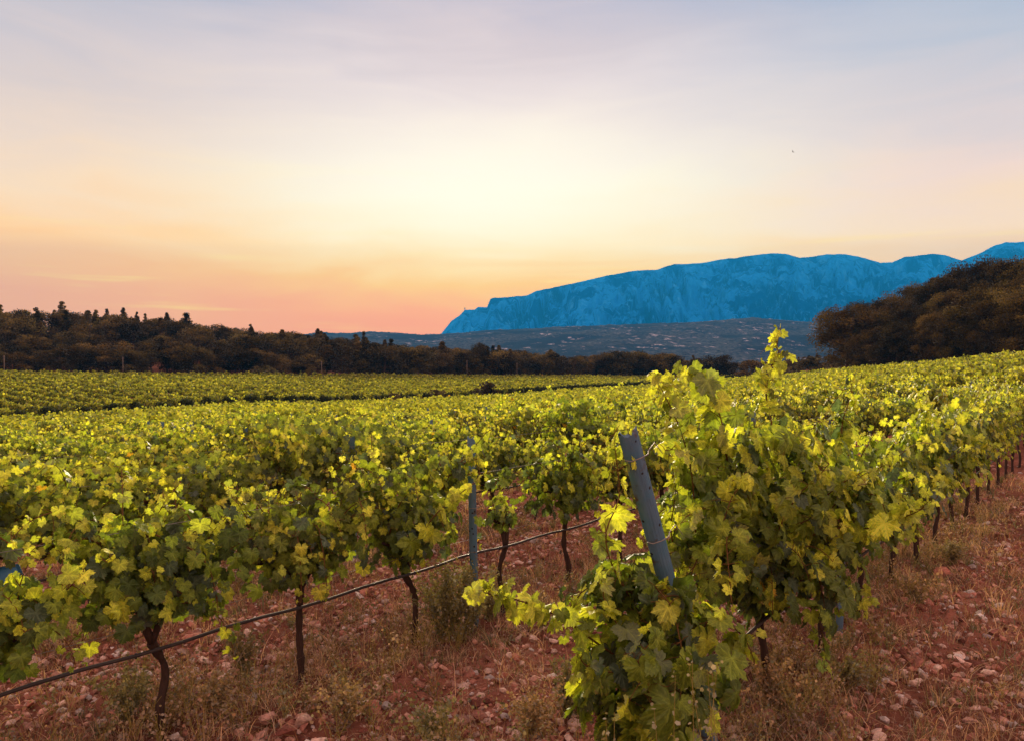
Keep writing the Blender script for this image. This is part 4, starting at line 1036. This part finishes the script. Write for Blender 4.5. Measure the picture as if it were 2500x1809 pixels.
def build_scrub():
    """tangle of low half-dry weeds under the rows"""
    rng = np.random.default_rng(67); tb = Tubes(3); pos, nor, tip, siz, C = [], [], [], [], []; m = 0
    while m < 760:
        r = 2.6 + 11 * rng.random() ** 1.1; az = R(rng.uniform(-36, 36)); x, y = r * sin(az), r * cos(az); p = x * N[0] + y * N[1]
        dist = abs(((p - P0) / DP + .5) % 1 - .5) * DP; w = 1.0 if dist < .45 else .12
        if p < 1.1: w = .10 if p > .2 else 0
        if y < 4.1 and -.9 < x < 1.5: w = 1.6
        if rng.random() > w * (.3 + float(vnoise(np.array(x), np.array(y), 133))): continue
        m += 1; c = np.array([(.36, .24, .15), (.22, .20, .10), (.27, .15, .10), (.46, .33, .22)][rng.choice(4, p=[.35, .27, .23, .15])]); h = rng.uniform(.10, .30); z0 = float(gz(x, y))
        for i in range(int(rng.integers(7, 16))):
            a = rng.uniform(0, 2 * pi); L = h * rng.uniform(.5, 1.2); w_ = h * rng.uniform(.1, .8)
            P = np.array([(x, y, z0 - .01), (x + cos(a) * w_ * .4, y + sin(a) * w_ * .4, z0 + L * .55), (x + cos(a) * w_, y + sin(a) * w_, z0 + L)]) + rng.normal(0, .01, (3, 3)); tb.add(P, [.0018, .0014, .0008], False)
            k = int(rng.integers(5, 12)); f = rng.random(k)[:, None] ** .7; q = P[0] * (1 - f) + P[2] * f + rng.normal(0, .018, (k, 3)); pos.append(q); nor.append(rng.normal(0, 1, (k, 3))); tip.append(rng.normal(0, 1, (k, 3))); siz.append(rng.uniform(.006, .020, k)); C.append(np.tile(c, (k, 1)) * rng.uniform(.5, 1.4, (k, 1)))
    V, Fs, CC = place_leaves(QT, *map(np.concatenate, (pos, tip, nor, siz, C)))
    o = link('scrub', make_mesh('scrub', V, Fs, M_weed, CC, smooth=False)); tag(o, 'tangle of low half-dry weeds under the vine rows', 'weeds', kind='stuff')
    link('stems', tb.mesh('stems', M_tendril), o)
build_scrub()
def weed(px, py, h, w, c, label, seed, n=26, leafy=1.0, d=None, group=None):
    rng = np.random.default_rng(seed)
    if d is None: d = F * CAM_H / (py - HOR)
    x = (px - 1250) / F * d; z = float(gz(x, d)); r = empty('weed_plant', (x, d, z)); tb = Tubes(3); pos, tip, nor, siz = [], [], [], []
    for i in range(n):
        a = rng.uniform(0, 2 * pi); sp_ = rng.uniform(0, w); L = h * rng.uniform(.5, 1.1)
        P = smooth_line([(rng.normal(0, .02), rng.normal(0, .02), -.02), (cos(a) * sp_ * .35, sin(a) * sp_ * .35, L * .5), (cos(a) * sp_, sin(a) * sp_, L)], 7); tb.add(P, np.linspace(.0022, .0009, len(P)), False)
        for q in P[3:]:
            for _ in range(int(3 * leafy) + 1):
                v = unit(rng.normal(0, 1, 3)); pos.append(q + v * rng.uniform(.003, .03)); tip.append(v); nor.append(rng.normal(0, 1, 3)); siz.append(rng.uniform(.008, .022))
    link('stems', tb.mesh('stems', bpy.data.materials.get('cane') if c[0] < .2 else M_tendril), r)
    pos, tip, nor, siz = map(np.array, (pos, tip, nor, siz)); V, Fs, C = place_leaves(QT, pos, tip, nor, siz, np.array(c)[None] * rng.uniform(.6, 1.4, (len(pos), 1)))
    link('leaves', make_mesh('leaves', V, Fs, M_weed, C, smooth=False), r); tag(r, label, 'weed', group)
WG, WD = (.26, .22, .095), (.40, .27, .14)
for i, (px, py, h, w, c, lb, n) in enumerate([
    (1085, 1570, .55, .32, WG, 'bushy grey-green weed left of the upright post', 110), (1140, 1560, .52, .26, WG, 'weed wrapped round the foot of the upright post', 90), (1200, 1520, .42, .24, WG, 'thin weed right of the upright post foot', 30),
    (590, 1640, .30, .16, WG, 'low weed between the two forked vines', 30), (300, 1790, .30, .22, WG, 'weed clump at the foot of the left forked vine', 36), (520, 1770, .24, .2, WD, 'dry weed clump near the bottom left', 30), (840, 1800, .22, .18, WD, 'dry grassy weed at the bottom edge', 26),
    (1060, 1800, .24, .25, WG, 'low spreading weed at the bottom middle', 40), (1300, 1790, .28, .22, WD, 'dry weed left of the sprawling vine foot', 36), (1385, 1750, .34, .16, WG, 'taller grey weed touching the sprawling vine', 30),
    (1880, 1750, .3, .25, WD, 'dry weed thicket right of the sprawling vine', 40), (2080, 1700, .2, .22, WG, 'low weed at the edge of the track', 28), (2330, 1390, .22, .22, WG, 'green low weed beside the farther track', 36), (2240, 1480, .2, .2, WD, 'dry weed under the track side row', 28)]):
    weed(px, py, h, w, c, lb, 800 + i, n)
for i, (px, h, d, lb) in enumerate(((1640, 1.0, 2.72, 'tall pale seed stalk rising before the sprawling vine, left'), (1700, 1.10, 2.72, 'tallest pale seed stalk in front of the sprawling vine'), (1770, .98, 2.74, 'leaning pale seed stalk before the sprawling vine, right'), (1500, .92, 2.74, 'short pale seed stalk at the lower left of the sprawling vine'))):
    weed(px, 1900, h, .13, (.34, .30, .17), lb, 850 + i, 4, .45, d=d)

# bird, a speck in the sky
def build_bird():
    c = at(1934, 374, 130); V = np.array([(0, -.25, 0), (.07, 0, .03), (0, .3, 0), (-.07, 0, .03), (0, 0, -.07), (.75, -.05, .30), (.35, .12, .16), (-.75, -.05, .30), (-.35, .12, .16), (0, .42, .02), (.06, .45, 0)], float)
    F3 = np.array([(0, 1, 3), (1, 2, 3), (0, 4, 1), (1, 4, 2), (2, 4, 3), (3, 4, 0), (1, 5, 6), (1, 6, 2), (3, 8, 7), (3, 2, 8), (2, 10, 9)])
    o = link('bird', make_mesh('bird', V * .55, [F3], M_bark, smooth=False), loc=c); o.rotation_euler = (0, .5, .8); tag(o, 'tiny dark bird flying high in the pale sky', 'bird')
build_bird()

# ------------------------------------------------------------------ haze
def build_haze():
    a, zb, zt = 7700.0, -24.0, CAM_H + HAZE_TOP
    V = [(x, y, z) for z in (zb, zt) for y in (-a, HAZE_FAR) for x in (-a, a)]
    F4 = np.array([(0, 2, 3, 1), (4, 5, 7, 6), (0, 1, 5, 4), (2, 6, 7, 3), (0, 4, 6, 2), (1, 3, 7, 5)])
    m, T = material('air'); v = T.node('ShaderNodeVolumePrincipled'); v.inputs['Density'].default_value = HAZE; v.inputs['Anisotropy'].default_value = 0.0
    v.inputs['Color'].default_value = (.015, .38, 1.0, 1)
    o = T.node('ShaderNodeOutputMaterial'); T.l.new(v.outputs[0], o.inputs['Volume'])
    b = link('haze', make_mesh('haze', V, [F4], m, smooth=False)); tag(b, 'thin blue evening haze over the whole valley', 'haze', kind='stuff')
if HAZE > 0: build_haze()
